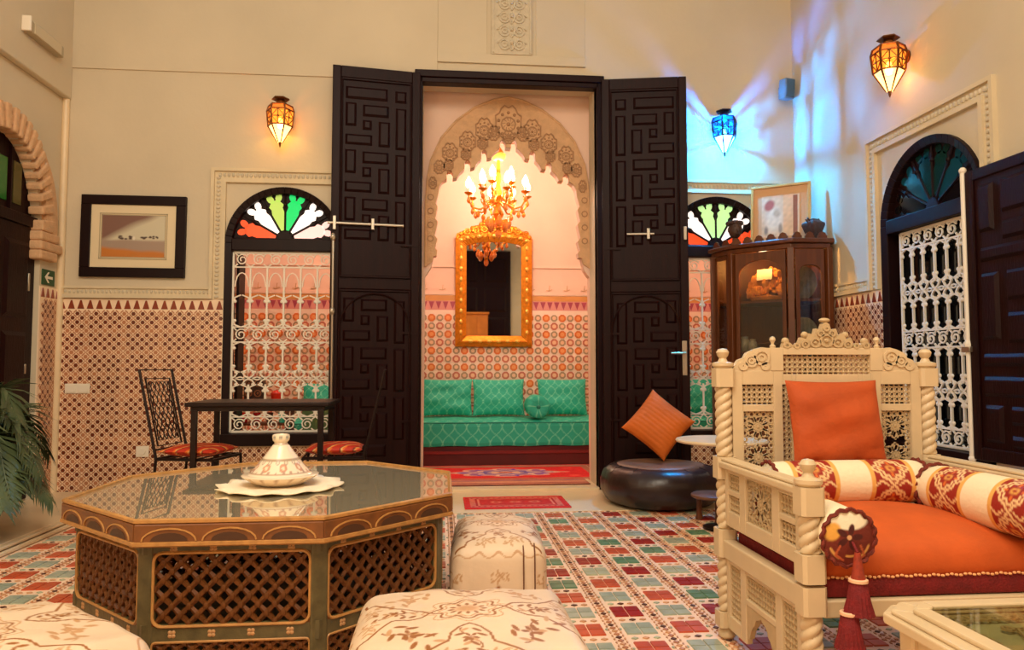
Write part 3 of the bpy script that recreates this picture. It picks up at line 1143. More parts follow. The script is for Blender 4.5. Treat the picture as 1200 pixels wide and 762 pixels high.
def big_leaf(name, label, loc, rz, side, handle):
    """hinge at local x = 0, free edge at x = w; side: +1 or -1, local y of the face seen"""
    w, h, t = 0.695, 3.385, 0.05
    root = structure(name, loc, rz, label=label)
    mb = MB().box(0, w, -t / 2 + 0.008, t / 2 - 0.008, 0.0, h)
    mb.build('leaf_board', DARKWOOD, root, smooth=False)
    y0, y1 = side * (t / 2 - 0.008), side * (t / 2 + 0.004)
    mb = MB()
    for (a, b, c, d) in ((0, 0.065, 0, h), (w - 0.065, w, 0, h), (0.065, w - 0.065, h - 0.095, h), (0.065, w - 0.065, 0, 0.12), (0.065, w - 0.065, 1.60, 1.68)):
        mb.box(a, b, min(y0, y1), max(y0, y1), c, d)
    mb.build('rails', DARKWOOD, root, smooth=False, bevel=0.008)
    mb = MB()
    for zz in ((h - 0.115, h - 0.125),):
        pass
    for (za, zb_) in ((1.70, h - 0.105), (0.13, 1.59)):
        loop = [(0.075, y0 + side * 0.006, za), (w - 0.075, y0 + side * 0.006, za), (w - 0.075, y0 + side * 0.006, zb_), (0.075, y0 + side * 0.006, zb_)]
        for p, q in zip(loop, loop[1:] + loop[:1]):
            mb.tube([p, q], 0.010, 6)
    mb.build('inner_moulding', DARKWOOD, root)
    cells_ = list(PANELS_TOP)
    for k in range(3):
        cells_ += [(a, b, c + 0.38 * k, d + 0.38 * k) for a, b, c, d in PANELS_UNIT if d + 0.38 * k < 1.66]
    for k in range(4):
        cells_ += [(a, b, c + 1.56 + 0.38 * k, d + 1.56 + 0.38 * k) for a, b, c, d in PANELS_UNIT if d + 1.56 + 0.38 * k < 3.24]
    for a, b, c, d in cells_:
        x0, x1 = w - b, w - a
        z1_, z0_ = h - c, h - d
        xc, zc = (x0 + x1) / 2, (z0_ + z1_) / 2
        mb = MB().taper(x0 - xc, x1 - xc, z0_ - zc, z1_ - zc, y0 - side * 0.002, y0 + side * 0.016, 0.020)
        mb.build('panel', DARKWOOD, root, smooth=False, loc=(xc, 0, zc))
    # round arch moulding of the wicket in the lower half
    pts = [(w / 2 + 0.275 * math.cos(q), y0 + side * 0.012, 1.28 + 0.29 * math.sin(q)) for q in [PI * i / 16 for i in range(17)]]
    mb = MB().tube([(w / 2 + 0.275, y0 + side * 0.012, 0.14)] + pts + [(w / 2 - 0.275, y0 + side * 0.012, 0.14)], 0.009, 6)
    mb.build('wicket_moulding', DARKWOOD, root)
    # bolt
    yb = y1 + side * 0.012
    zb2 = 2.115 if handle == 'rod' else 2.075
    xa, xb = (0.13, 0.72) if handle == 'rod' else (0.20, 0.42)
    mb = MB().tube([(xa, yb, zb2), (xb, yb, zb2)], 0.011, 8)
    b = mb.build('bolt', STEEL, root)
    MB().box(0.36, 0.385, min(y1, yb + side * 0.014), max(y1, yb + side * 0.014), zb2 - 0.045, zb2 + 0.045).box(0.655, 0.68, min(y1, yb + side * 0.014), max(y1, yb + side * 0.014), zb2 - 0.055, zb2 + 0.055).build('bolt_keeper', STEEL, root, bevel=0.003)
    if handle == 'rod':
        MB().box(0.0, 0.015, 0, 0.01, 1.5, 1.55)
        mb = MB().tube([(w - 0.02, y1 + side * 0.016, 0.08), (w - 0.02, y1 + side * 0.016, 2.03)], 0.012, 8)
        for zz in (0.1, 0.72, 1.42, 2.0):
            mb.ball((w - 0.02, y1 + side * 0.016, zz), 0.022, 8, 6, (1, 1, 1.6))
        mb.build('closing_rod', STEEL, root)
    else:
        mb = MB().box(w - 0.062, w - 0.022, min(y1, y1 + side * 0.008), max(y1, y1 + side * 0.008), 0.92, 1.20)
        pl = mb.build('lock_plate', STEEL, root, bevel=0.004)
        MB().tube([(w - 0.042, y1, 1.10), (w - 0.042, y1 + side * 0.05, 1.10), (w - 0.155, y1 + side * 0.055, 1.10)], 0.009, 8).build('handle', STEEL, pl)
    for zz in (0.55, 1.25, 1.95):
        MB().box(0.02, 0.15, min(y1, y1 + side * 0.006), max(y1, y1 + side * 0.006), zz, zz + 0.018).build('hinge_strap', DARKWOOD, root)
    return root


def dirz(dx, dy):
    return math.atan2(dy, dx)


big_leaf('door_1', 'left leaf of the tall carved dark doors, with a long steel rod', (-0.19, YB - 0.055, 0.01), dirz(-0.68, -0.105), 1, 'rod')
big_leaf('door_2', 'right leaf of the tall carved dark doors, with a lever handle', (1.315, YB - 0.055, 0.01), dirz(0.69, -0.135), -1, 'lever')
fr = structure('door_3', (0, YB, 0), label='dark wooden door frame around the tall opening')
MB().box(-0.235, 1.345, -0.035, 0.10, 3.385, 3.445).build('lintel', DARKWOOD, fr, bevel=0.006)
MB().box(-0.19, 1.30, -0.02, 0.08, 3.345, 3.385).build('lintel_inner', DARKWOOD, fr, bevel=0.005)
MB().box(-0.235, -0.17, -0.02, 0.08, 0.0, 3.385).build('jamb', DARKWOOD, fr, bevel=0.005)
MB().box(1.28, 1.345, -0.02, 0.08, 0.0, 3.385).build('jamb', DARKWOOD, fr, bevel=0.005)

# shutter beside the right hand window, folded back on the wall
sh = structure('door_4', (XR - 0.10, 3.80, 0.0), R(-90), label='dark panelled shutter folded against the right wall with a white rod')
MB().box(0, 0.62, -0.02, 0.02, 0.50, 2.075).build('leaf_board', CABWOOD if False else DARKWOOD, sh, smooth=False)
mb = MB()
for (a, b, c, d) in ((0, 0.06, 0.50, 2.075), (0.56, 0.62, 0.50, 2.075), (0.06, 0.56, 2.015, 2.075), (0.06, 0.56, 0.50, 0.57)):
    mb.box(a, b, -0.032, -0.018, c, d)
mb.build('rails', DARKWOOD, sh, smooth=False, bevel=0.006)
for (a, b, c, d) in ((.09, .20, 1.72, 1.98), (.25, .53, 1.80, 1.98), (.25, .53, 1.66, 1.76), (.09, .53, 1.56, 1.64), (.09, .22, 1.14, 1.50), (.27, .53, 1.34, 1.50), (.27, .53, 1.12, 1.28),
                     (.09, .53, 1.00, 1.07), (.09, .53, 0.84, 0.95), (.09, .22, 0.60, 0.80), (.27, .53, 0.70, 0.80), (.27, .53, 0.58, 0.65)):
    xc, zc = (a + b) / 2, (c + d) / 2
    MB().taper(a - xc, b - xc, c - zc, d - zc, -0.018, -0.036, 0.02).build('panel', DARKWOOD, sh, smooth=False, loc=(xc, 0, zc))
mb = MB().tube([(-0.012, -0.03, 0.48), (-0.012, -0.03, 2.09)], 0.014, 8)
mb.ball((-0.012, -0.03, 2.09), 0.02, 8, 6)
mb.ball((-0.012, -0.03, 1.12), 0.022, 8, 6, (1, 1, 1.6))
mb.ball((-0.012, -0.03, 0.50), 0.02, 8, 6)
mb.build('white_rod', IRONWHITE, sh)
MB().box(-0.045, 0.02, -0.05, -0.022, 1.08, 1.11).build('latch', STEEL, sh, bevel=0.003)

# left arched doorway: scalloped stucco band, dark double door with green glass
la = structure('door_5', (XL, YF + LAC, 0), R(90), label='dark double door under the scalloped arch in the left wall')


def lo(q):      # outline of the opening: angle from right spring (0) over the top (pi)
    return (0.44 * math.copysign(abs(math.cos(q)) ** 0.9, math.cos(q)), 2.0 + 0.62 * abs(math.sin(q)) ** 0.85)


n = 22
mb = MB()
for i in range(n):
    q0, q1 = PI * i / n, PI * (i + 0.62) / n
    a, b = lo(q0), lo(q1)
    s1, s2 = 1.34, 0.98
    f = lambda p, k: (p[0] * k, 2.0 + (p[1] - 2.0) * (1 + (k - 1) * 0.8))
    lo_ = [f(a, s1), f(b, s1), f(b, s2), f(a, s2)]
    mb.hexa([(p[0], -0.05, p[1]) for p in lo_], [(p[0], 0.06, p[1]) for p in lo_])
mb.build('scallops', STUCCO, la, smooth=False, bevel=0.012)
ob, ib = [], []
for i in range(31):
    p = lo(PI * i / 30)
    ob.append((p[0] * 1.52, 2.0 + (p[1] - 2.0) * 1.17))
    ib.append((p[0] * 1.16, 2.0 + (p[1] - 2.0) * 1.06))
mb = MB()
for i in range(30):
    a, b, c, d = ob[i], ob[i + 1], ib[i + 1], ib[i]
    mb.hexa([(a[0], -0.035, a[1]), (b[0], -0.035, b[1]), (c[0], -0.035, c[1]), (d[0], -0.035, d[1])], [(p[0], 0.05, p[1]) for p in (a, b, c, d)])
mb.build('arch_band', STUCCO, la, smooth=False)
mb = MB()
for sx in (-1, 1):
    for k, (z0_, z1_, xo) in enumerate(((1.93, 2.0, 0.68), (1.86, 1.93, 0.73), (1.79, 1.86, 0.66))):
        mb.box(min(sx * 0.42, sx * xo), max(sx * 0.42, sx * xo), -0.05, 0.05, z0_, z1_)
mb.build('corbels', STUCCO, la, smooth=False, bevel=0.015)
for sx in (-1, 1):
    MB().box(min(sx * 0.015, sx * 0.5), max(sx * 0.015, sx * 0.5), 0.035, 0.085, 0.045, 2.02).build('leaf', DARKWOOD, la, bevel=0.006)
    for (c, d) in ((0.2, 0.75), (0.85, 1.25), (1.35, 1.9)):
        MB().taper(-0.15, 0.15, -(d - c) / 2, (d - c) / 2, 0.035, 0.020, 0.03).build('panel', DARKWOOD, la, smooth=False, loc=(sx * 0.26, 0, (c + d) / 2))
MB().box(0.40, 0.42, 0.02, 0.036, 1.55, 1.68).build('lock_plate', STEEL, la, bevel=0.003)
MB().box(0.39, 0.41, 0.02, 0.036, 0.95, 1.02).build('keyhole_plate', STEEL, la, bevel=0.003)
MB().box(-0.5, 0.5, 0.02, 0.1, 2.02, 2.10).build('transom', DARKWOOD, la, bevel=0.006)
MB().box(-0.5, 0.5, 0.065, 0.085, 2.10, 2.64).build('fan_board', DARKWOOD, la, smooth=False)
PG = mat('pane_bottle_green', (28, 84, 24), 0.2, emit=(30, 96, 24), estr=0.18)
PO = mat('pane_olive', (86, 80, 40), 0.2)
for xx, mm in ((-0.30, PG), (-0.10, PO), (0.10, PG), (0.28, PO)):
    MB().box(-0.05, 0.05, 0.056, 0.066, 2.16, 2.46).build('pane', mm, la, loc=(xx, 0, 0), smooth=False)
    MB().box(xx - 0.1, xx - 0.08, 0.045, 0.07, 2.10, 2.55).build('mullion', DARKWOOD, la)

# front wall behind the camera (seen in the gilt mirror): tall dark door
fd = structure('door_6', (0.95, YF, 0), R(180), label='tall dark door in the wall opposite, seen in the mirror')
MB().box(-0.75, 0.75, -0.06, 0, 0, 3.9).build('leaf', DARKWOOD, fd, bevel=0.01)
for i in range(5):
    for sx in (-1, 1):
        MB().taper(-0.28, 0.28, -0.3, 0.3, -0.06, -0.08, 0.05).build('panel', DARKWOOD, fd, smooth=False, loc=(sx * 0.36, 0, 0.45 + 0.74 * i))



# ================================================================ THINGS
# ---------------------------------------------------------------- octagonal coffee table
def octpts(ap):
    rr = ap / math.cos(PI / 8)
    return [(rr * math.cos(PI / 8 + i * PI / 4), rr * math.sin(PI / 8 + i * PI / 4)) for i in range(8)]


CT = thing('coffee_table', 'octagonal painted coffee table with glass top and lattice sides', 'coffee table', (-0.685, 3.245, 0))
TH, AP = 0.50, 0.728
ABODY = 0.685
mb = MB()
o1, o2, o3 = octpts(AP), octpts(AP - 0.04), octpts(ABODY)
for i in range(8):
    j = (i + 1) % 8
    a, b, c, d = o1[i], o1[j], o2[j], o2[i]
    mb.cur = 0
    mb.hexa([(a[0], a[1], TH - 0.068), (b[0], b[1], TH - 0.068), (c[0], c[1], TH - 0.068), (d[0], d[1], TH - 0.068)],
            [(p[0], p[1], TH - 0.008) for p in (a, b, c, d)])
mb.build('top_rim', TABLEBROWN, CT, smooth=False, bevel=0.004)
mb = MB()
pts = [(x, y, TH) for x, y in octpts(AP - 0.008)]
mb.tube(pts, 0.009, 6, closed=True)
mb.tube([(x, y, TH - 0.072) for x, y in octpts(AP - 0.006)], 0.011, 6, closed=True)
mb.build('rim_moulding', TABLEGOLD, CT)
mb = MB().prism(octpts(AP - 0.012), TH - 0.012, TH - 0.003, 'z')
mb.build('glass_top', TABLEGLASS, CT, smooth=False)
motif = MB().prism([(0.058 * math.cos(PI * i / 10), 0.026 * math.sin(PI * i / 10)) for i in range(11)], 0.002, -0.0015).mesh('rim_motif', MOTIF, smooth=False)
arcme = MB().tube([(0.085 * math.cos(PI * i / 10), -0.001, 0.040 * math.sin(PI * i / 10)) for i in range(11)], 0.0035, 4).mesh('rim_arc', TABLEGOLD)


def side_frame(i, ap, dist=0.0):
    """matrix of side i: local x along the side, -y outwards, z up"""
    a = i * PI / 4
    return Matrix.Rotation(a + PI / 2, 4, 'Z') @ Matrix.Translation((0, -ap - dist, 0))


for i in range(8):
    M_ = side_frame(i, AP)
    for k in range(3):
        for me, dz in ((motif, -0.062), (arcme, -0.062)):
            o = piece('rim_motif' if me is motif else 'rim_arc', me, CT, (0, 0, 0))
            o.matrix_local = M_ @ Matrix.Translation(((k - 1) * 0.19, 0, TH + dz))
BW = 2 * ABODY * math.tan(PI / 8)
# corner posts
for i in range(8):
    x, y = o3[i]
    a = PI / 8 + i * PI / 4
    mb = MB()
    mb.T = Matrix.Translation((x * 0.985, y * 0.985, 0)) @ Matrix.Rotation(a, 4, 'Z')
    mb.box(-0.025, 0.006, -0.030, 0.030, 0, TH - 0.075)
    mb.build('corner_post', TABLEGREEN, CT, smooth=False, bevel=0.008)


def rrect(x0, x1, z0, z1, r, n=4):
    pts = []
    for cx, cz, a0 in ((x1 - r, z1 - r, 0), (x0 + r, z1 - r, PI / 2), (x0 + r, z0 + r, PI), (x1 - r, z0 + r, 1.5 * PI)):
        pts += [(cx + r * math.cos(a0 + PI / 2 * k / n), cz + r * math.sin(a0 + PI / 2 * k / n)) for k in range(n + 1)]
    return pts


def lattice(x0, x1, z0, z1, px=0.056, pz=0.056):
    mb = MB()
    nx, nz = int(round((x1 - x0) / px)), int(round((z1 - z0) / pz))
    dx, dz = (x1 - x0) / nx, (z1 - z0) / nz
    for j in range(nz):
        for i in range(nx):
            cx, cz = x0 + dx * (i + 0.5), z0 + dz * (j + 0.5)
            for sx in (-1, 1):
                for sz in (-1, 1):
                    mb.tube([(cx, 0, cz), (cx + sx * dx / 2, 0, cz + sz * dz / 2)], [0.0115, 0.0075], 5, caps=False)
            mb.ball((cx, -0.002, cz), 0.0135, 6, 4)
    for j in range(nz + 1):
        for i in range(nx + 1):
            mb.ball((x0 + dx * i, -0.002, z0 + dz * j), 0.0135, 6, 4)
    return mb


px0 = BW / 2 - 0.032
lat = lattice(-px0 + 0.004, px0 - 0.004, 0.158, 0.385)
lat_me = lat.mesh('lattice_panel', LATTICE)
latlow = lattice(-px0 + 0.004, px0 - 0.004, 0.018, 0.098, 0.05, 0.04).mesh('lattice_panel', LATTICE)
rails_me = [MB().box(-BW / 2, BW / 2, -0.012, 0.012, a, b).mesh('side_rail', TABLEGREEN, smooth=False) for a, b in ((0.385, TH - 0.066), (0.098, 0.158), (0.0, 0.018))]
mould_mb = MB().tube([(x, -0.012, z) for x, z in rrect(-px0, px0, 0.153, 0.390, 0.03)], 0.006, 5, closed=True)
mould_mb.tube([(x, -0.012, z) for x, z in rrect(-px0, px0, 0.014, 0.102, 0.012)], 0.004, 5, closed=True)
mould_mb.tube([(-BW / 2, -0.013, TH - 0.078), (BW / 2, -0.013, TH - 0.078)], 0.004, 4)
mould_me = mould_mb.mesh('panel_moulding', TABLEGOLD)
flw = MB()
for k in range(4):
    for zz in (0.405, 0.128):
        for q in range(4):
            a = PI / 2 * q + PI / 4
            flw.ball((-px0 + 2 * px0 * (k + 0.5) / 4 + 0.008 * math.cos(a), -0.012, zz + 0.008 * math.sin(a)), 0.007, 6, 4, (1, 0.4, 1))
flw_me = flw.mesh('painted_flowers', mat('flower_paint', (186, 140, 92), 0.5))
for i in range(8):
    M_ = side_frame(i, ABODY - 0.012)
    for nm, me in (('lattice_panel', lat_me), ('lattice_panel', latlow), *[('side_rail', q) for q in rails_me], ('panel_moulding', mould_me), ('painted_flowers', flw_me)):
        o = piece(nm, me, CT, (0, 0, 0))
        if nm == 'painted_flowers':
            o['kind'] = 'stuff'
        o.matrix_local = M_
MB().prism(octpts(ABODY - 0.05), 0.006, 0.014, 'z').build('bottom_board', TABLEGREEN, CT, smooth=False)

# tagine on its lace doily
dl = MB()
n, ring_ = 72, []
vs, fs = [(0, 0, 0.004)], []
for r_, k in ((0.10, 0), (0.17, 0), (0.215, 1), (0.25, 2)):
    for i in range(n):
        q = 2 * PI * i / n
        rr = r_ * (1 + (0.05 * math.cos(12 * q) if k == 2 else (0.02 * math.cos(12 * q) if k else 0)))
        vs.append((rr * math.cos(q), rr * math.sin(q), (0.004, 0.005 + 0.003 * math.sin(9 * q), 0.009 + 0.007 * math.sin(12 * q), 0.006 + 0.005 * math.sin(12 * q + 1))[(0.10, 0.17, 0.215, 0.25).index(r_)]))
for i in range(n):
    fs.append((0, 1 + i, 1 + (i + 1) % n))
    for k in range(3):
        a, b = 1 + k * n, 1 + (k + 1) * n
        fs.append((a + i, b + i, b + (i + 1) % n, a + (i + 1) % n))
dl.add(vs, fs)
do = dl.build('doily', LACE, loc=(-0.67, 3.20, TH + 0.001))
so = do.modifiers.new('thickness', 'SOLIDIFY')
so.thickness = 0.004
so.offset = 1
tag(do, 'white ruffled lace doily under the tagine on the octagonal table', 'doily')
TG = thing('tagine', 'white painted ceramic tagine with conical lid on the lace doily', 'tagine', (-0.67, 3.20, TH + 0.012))


def ceramic(prof, name, n=64):
    mb = MB().lathe(prof, n)
    c = np.tile(np.array(lin((238, 216, 186))), (len(mb.v), 1))
    V = np.array(mb.v)
    return mb, V, c


prof = [(0.0, 0.0), (0.09, 0.0), (0.115, 0.012), (0.152, 0.034), (0.156, 0.040), (0.150, 0.044), (0.120, 0.044)]
mb, V, c = ceramic(prof, 'base')
ang = np.arctan2(V[:, 1], V[:, 0])
k = (np.sin(ang * 16) > 0.1) & (V[:, 2] > 0.020) & (V[:, 2] < 0.038)
c[k] = lin((176, 140, 112))
mb.col = c
mb.build('dish', CERAMIC, TG)
prof = [(0.132, 0.042)] + [(0.132 - 0.099 * t ** 0.85, 0.044 + 0.118 * t) for t in [i / 26 for i in range(27)]] + [(0.028, 0.166), (0.026, 0.172), (0.034, 0.182), (0.036, 0.196), (0.034, 0.204), (0.028, 0.206), (0.024, 0.200)]
mb = MB().lathe(prof, 128)
V = np.array(mb.v)
c = np.tile(np.array(lin((240, 220, 192))), (len(V), 1))
ang = np.arctan2(V[:, 1], V[:, 0])
zz = V[:, 2]
for z0_, w_, col in ((0.052, 0.003, (182, 150, 124)), (0.106, 0.003, (176, 150, 120)), (0.168, 0.004, (176, 150, 130))):
    c[np.abs(zz - z0_) < w_] = lin(col)
for rows_, nn, z0_, rad, col in ((0, 9, 0.076, 0.016, (206, 150, 120)), (1, 16, 0.096, 0.008, (170, 158, 140)), (2, 24, 0.060, 0.005, (186, 150, 130)), (3, 8, 0.192, 0.008, (150, 150, 140))):
    rr = np.hypot(V[:, 0], V[:, 1])
    da = np.mod(ang * nn / (2 * PI) + 0.3, 1.0) - 0.5
    d = np.hypot(da * 2 * PI / nn * rr, zz - z0_)
    c[d < rad] = lin(col)
    c[d < rad * 0.45] = lin((238, 210, 180))
mb.col = c
mb.build('lid', CERAMIC, TG)


# ---------------------------------------------------------------- embroidered poufs
def pouf(name, label, loc, rz, w, d, h, n, seed, side_straps=False):
    root = thing(name, label, 'pouf', loc, rz, 'embroidered poufs around the octagonal table')
    mb = rounded_box(w, d, h, 0.055, n, puff=0.045, sag=0.05)
    V = np.array(mb.v, dtype=np.float32)
    rs = np.random.RandomState(seed)
    wr = smoothnoise(V[:, :2], 24, seed) * 0.009 + smoothnoise(V[:, [0, 2]], 45, seed + 3) * 0.004
    top = np.clip(V[:, 2] / h, 0, 1)
    V[:, 2] += wr * top
    mb.v = [tuple(map(float, p)) for p in V]
    base = np.tile(np.array(lin((224, 196, 164))), (len(V), 1))
    # print coordinates: the cloth runs over the edge and down the sides
    drop = np.clip(h - 0.03 - V[:, 2], 0, None)
    ax, ay = np.abs(V[:, 0]) / (w / 2), np.abs(V[:, 1]) / (d / 2)
    P = V[:, :2].copy() * (0.62 / max(w, d))
    P[:, 0] += np.where(ax >= ay, np.sign(V[:, 0]) * drop * 0.9, 0)
    P[:, 1] += np.where(ay > ax, np.sign(V[:, 1]) * drop * 0.9, 0)
    BR, LT = (150, 92, 40), (194, 148, 104)

    def curve(fn, n_=90):
        return [fn(i / n_) for i in range(n_ + 1)]
    c = base
    # central oval medallion with a scalloped double outline
    for sc_, w_, col in ((1.0, 0.0034, BR), (0.80, 0.0026, LT), (1.25, 0.0022, LT)):
        stroke(P, c, curve(lambda t: ((0.088 + 0.012 * math.cos(8 * 2 * PI * t)) * sc_ * math.cos(2 * PI * t), (0.062 + 0.010 * math.cos(8 * 2 * PI * t)) * sc_ * math.sin(2 * PI * t)), 120), w_, col)
    blob(P, c, 0, 0, 0.050, 0.034, LT, 0, 0.6)
    for i in range(12):
        q = 2 * PI * i / 12
        blob(P, c, 0.046 * math.cos(q), 0.032 * math.sin(q), 0.012, 0.006, BR, q, 0.4)

    def leafy(bx, by, dirn, size, n_, bold):
        """spray of pointed leaves on a curling stem"""
        dx, dy = math.cos(dirn), math.sin(dirn)
        stem = [(bx + dx * size * t + -dy * size * 0.25 * math.sin(t * 4), by + dy * size * t + dx * size * 0.25 * math.sin(t * 4)) for t in [k / 10 - 0.5 for k in range(11)]]
        stroke(P, c, stem, 0.0024, BR if bold else LT)
        for k in range(n_):
            t = k / (n_ - 1) - 0.5
            for sg in (-1, 1):
                a = dirn + sg * (0.9 + 0.3 * math.sin(k * 2.1))
                r_ = size * (0.20 + 0.10 * math.sin(k * 1.7))
                ox, oy = bx + dx * size * t + math.cos(a) * r_, by + dy * size * t + math.sin(a) * r_
                blob(P, c, ox, oy, size * 0.17, size * 0.065, BR if (bold and (k + (sg > 0)) % 3) else LT, a, 0.3)
        for k in range(5):
            a = dirn + 2 * PI * k / 5
            blob(P, c, bx + math.cos(a) * size * 0.14, by + math.sin(a) * size * 0.14, size * 0.10, size * 0.055, BR if bold else LT, a, 0.3)

    for i in range(4):
        q = PI / 2 * i
        leafy(0.19 * math.cos(q), 0.185 * math.sin(q), q, 0.105, 5, True)
        q2 = q + PI / 4
        leafy(0.225 * math.cos(q2), 0.215 * math.sin(q2), q2 + PI / 2, 0.13, 6, i in (2, 3))
        # ogee cartouche around each cluster
        for sg in (-1, 1):
            loc_ = [(0.105, 0.0), (0.125, 0.028), (0.160, 0.050), (0.205, 0.058), (0.235, 0.095), (0.262, 0.135), (0.285, 0.145), (0.292, 0.185)]
            stroke(P, c, [(math.cos(q) * a_ - math.sin(q) * b_ * sg, math.sin(q) * a_ + math.cos(q) * b_ * sg) for a_, b_ in loc_], 0.0036, BR)
            leafy(math.cos(q) * 0.265 - math.sin(q) * 0.06 * sg, math.sin(q) * 0.265 + math.cos(q) * 0.06 * sg, q + PI / 2, 0.075, 4, False)
    # wavy border along the edge and paler sprays on the sides
    def border(t):
        q = 2 * PI * t
        s_ = 0.315 / max(abs(math.cos(q)), abs(math.sin(q)))
        rr = min(s_, 0.40) * (1 - 0.03 * math.cos(24 * q))
        return (rr * math.cos(q), rr * math.sin(q))
    stroke(P, c, curve(border, 240), 0.0030, LT)
    for sx in (-1, 1):
        for kk in range(-1, 2):
            leafy(kk * 0.2, sx * 0.40, 0.0, 0.07, 4, False)
            leafy(sx * 0.40, kk * 0.2, PI / 2, 0.07, 4, False)
    # hanging drops on the sides
    for sx in (-1, 1):
        for kk in range(-1, 2):
            for hor in (True, False):
                t = kk * 0.2
                x, y = (t, sx * 0.44) if hor else (sx * 0.44, t)
                for j in range(3):
                    o_ = sx * (j * 0.035)
                    blob(P, c, x + (0 if hor else o_), y + (o_ if hor else 0), 0.016 - 0.004 * abs(j - 1), 0.012, BR, 0, 0.5)
    mb.col = c
    body = mb.build('cover', SATIN, root, angle=60)
    weld(body, 0.0006)
    pm = MB()
    zt = h - 0.012
    e = 0.03
    loop = rrect(-w / 2 + 0.01, w / 2 - 0.01, -d / 2 + 0.01, d / 2 - 0.01, 0.05, 5)
    pm.tube([(x * 0.995, y * 0.995, zt - 0.010) for x, y in loop], 0.0045, 5, closed=True)
    pm.build('piping', SATIN_PLAIN, root)
    if side_straps:
        for x in (0.10, 0.145):
            MB().tube([(x, -d / 2 * 1.055 - 0.004, 0.02), (x, -d / 2 * 1.055 - 0.008, h * 0.5), (x, -d / 2 - 0.008, h - 0.02), (x, -d / 2 + 0.03, h + 0.008)], 0.003, 5).build('strap', mat('strap_brown', (110, 64, 36), 0.7), root)
    return root


SATIN_PLAIN = mat('satin_piping', (232, 206, 170), 0.55)
pouf('pouf', 'cream embroidered pouf nearest the camera, in the middle foreground', (0.075, 2.13, 0), R(1), 0.63, 0.62, 0.275, 210, 3)
pouf('pouf', 'cream embroidered pouf with brown straps behind the right edge of the octagonal table', (0.245, 3.30, 0), R(-3), 0.385, 0.58, 0.275, 150, 5, True)
pouf('pouf', 'cream embroidered pouf in the lower left corner, turned askew', (-1.165, 2.045, 0), R(-41), 0.60, 0.60, 0.285, 180, 8)


# ---------------------------------------------------------------- carved white armchair
def twist(mb, x, y, z0, z1, r, turns=None):
    h = z1 - z0
    n = max(10, int(h / 0.0045))
    prof = [(r * (0.85 if i in (0, n) else 1), z0 + h * i / n) for i in range(n + 1)]
    mb.lathe(prof, 27, (x, y, 0), lobes=lambda q, z: 0.76 + 0.28 * abs(math.sin(1.5 * q - z * 95)) ** 0.7)


def post(mb, x, y, spec, r=0.030):
    z = 0
    for kind, z0, z1 in spec:
        if kind == 'twist':
            twist(mb, x, y, z0, z1, r)
        elif kind == 'block':
            e = 0.010
            b = r * 1.16
            mb.prism([(x - b + e, y - b), (x + b - e, y - b), (x + b, y - b + e), (x + b, y + b - e), (x + b - e, y + b), (x - b + e, y + b), (x - b, y + b - e), (x - b, y - b + e)], z0, z1, 'z')
        elif kind == 'foot':
            mb.lathe([(r * 0.7, z0), (r * 1.0, z0 + 0.01), (r * 1.05, (z0 + z1) / 2), (r * 0.7, z1)], 16, (x, y, 0))
        elif kind == 'finial':
            h = z1 - z0
            mb.lathe([(r * 1.0, z0), (r * 1.3, z0 + 0.12 * h), (r * 1.3, z0 + 0.26 * h), (r * 0.6, z0 + 0.34 * h), (r * 0.42, z0 + 0.5 * h), (r * 0.65, z0 + 0.62 * h), (r * 0.78, z0 + 0.8 * h), (r * 0.55, z0 + 0.95 * h), (0.001, z1)], 16, (x, y, 0))


def fret(mb, x0, x1, z0, z1, style='turned', y=0.0):
    """pierced panel in the xz plane"""
    w, h = x1 - x0, z1 - z0
    if style == 'turned':
        n = max(2, int(round(w / 0.021)))
        m_ = max(2, int(round(h / 0.021)))
        for i in range(n + 1):
            x = x0 + w * i / n
            prof = [(0.0028, 0)]
            for j in range(m_):
                a = h * (j + 0.5) / m_
                prof += [(0.0028, a - h / m_ * 0.3), (0.0068, a), (0.0028, a + h / m_ * 0.3)]
            prof.append((0.0028, h))
            mb.lathe(prof, 5, (x, y, z0))
        for j in range(m_):
            z = z0 + h * (j + 0.5) / m_
            mb.tube([(x0, y, z), (x1, y, z)], 0.0032, 4, caps=False)
        for j in range(1, m_):
            for i in range(n):
                mb.ring((x0 + w * (i + 0.5) / n, y - 0.002, z0 + h * j / m_), 0.0065, 0.002, 6, 3)
    else:
        cx, cz = (x0 + x1) / 2, (z0 + z1) / 2
        k = max(1, int(round(h / w / 0.9)))
        for q in range(k):
            zc = z0 + h * (q + 0.5) / k
            r1 = min(w, h / k) * 0.46
            for t in range(8):
                a = t * PI / 4
                mb.ring((cx + r1 * 0.62 * math.cos(a), y, zc + r1 * 0.62 * math.sin(a)), r1 * 0.27, 0.0042, 8, 4)
                mb.tube([(cx, y, zc), (cx + r1 * 0.5 * math.cos(a + 0.39), y, zc + r1 * 0.5 * math.sin(a + 0.39)), (cx + r1 * 1.0 * math.cos(a), y, zc + r1 * 1.0 * math.sin(a))], 0.0042, 4, caps=False)
            mb.ring((cx, y, zc), r1 * 0.22, 0.005, 8, 4)
            mb.ball((cx, y, zc), 0.008, 6, 4)
        n = max(2, int(w / 0.022))
        m_ = max(2, int(h / 0.022))
        for j in range(m_):
            for sx in (0.06, 0.94):
                mb.ring((x0 + w * sx, y, z0 + h * (j + 0.5) / m_), 0.010, 0.0038, 7, 4)
        for i in range(n):
            for sz in (0.05, 0.95):
                mb.ring((x0 + w * (i + 0.5) / n, y, z0 + h * sz), 0.010, 0.0038, 7, 4)
        for a in range(4):
            sx, sz = (-1 if a % 2 else 1), (-1 if a < 2 else 1)
            for t in (0.55, 0.78):
                mb.ring((cx + sx * w / 2 * t, y, cz + sz * h / 2 * (t + 0.08)), 0.011, 0.004, 8, 4)


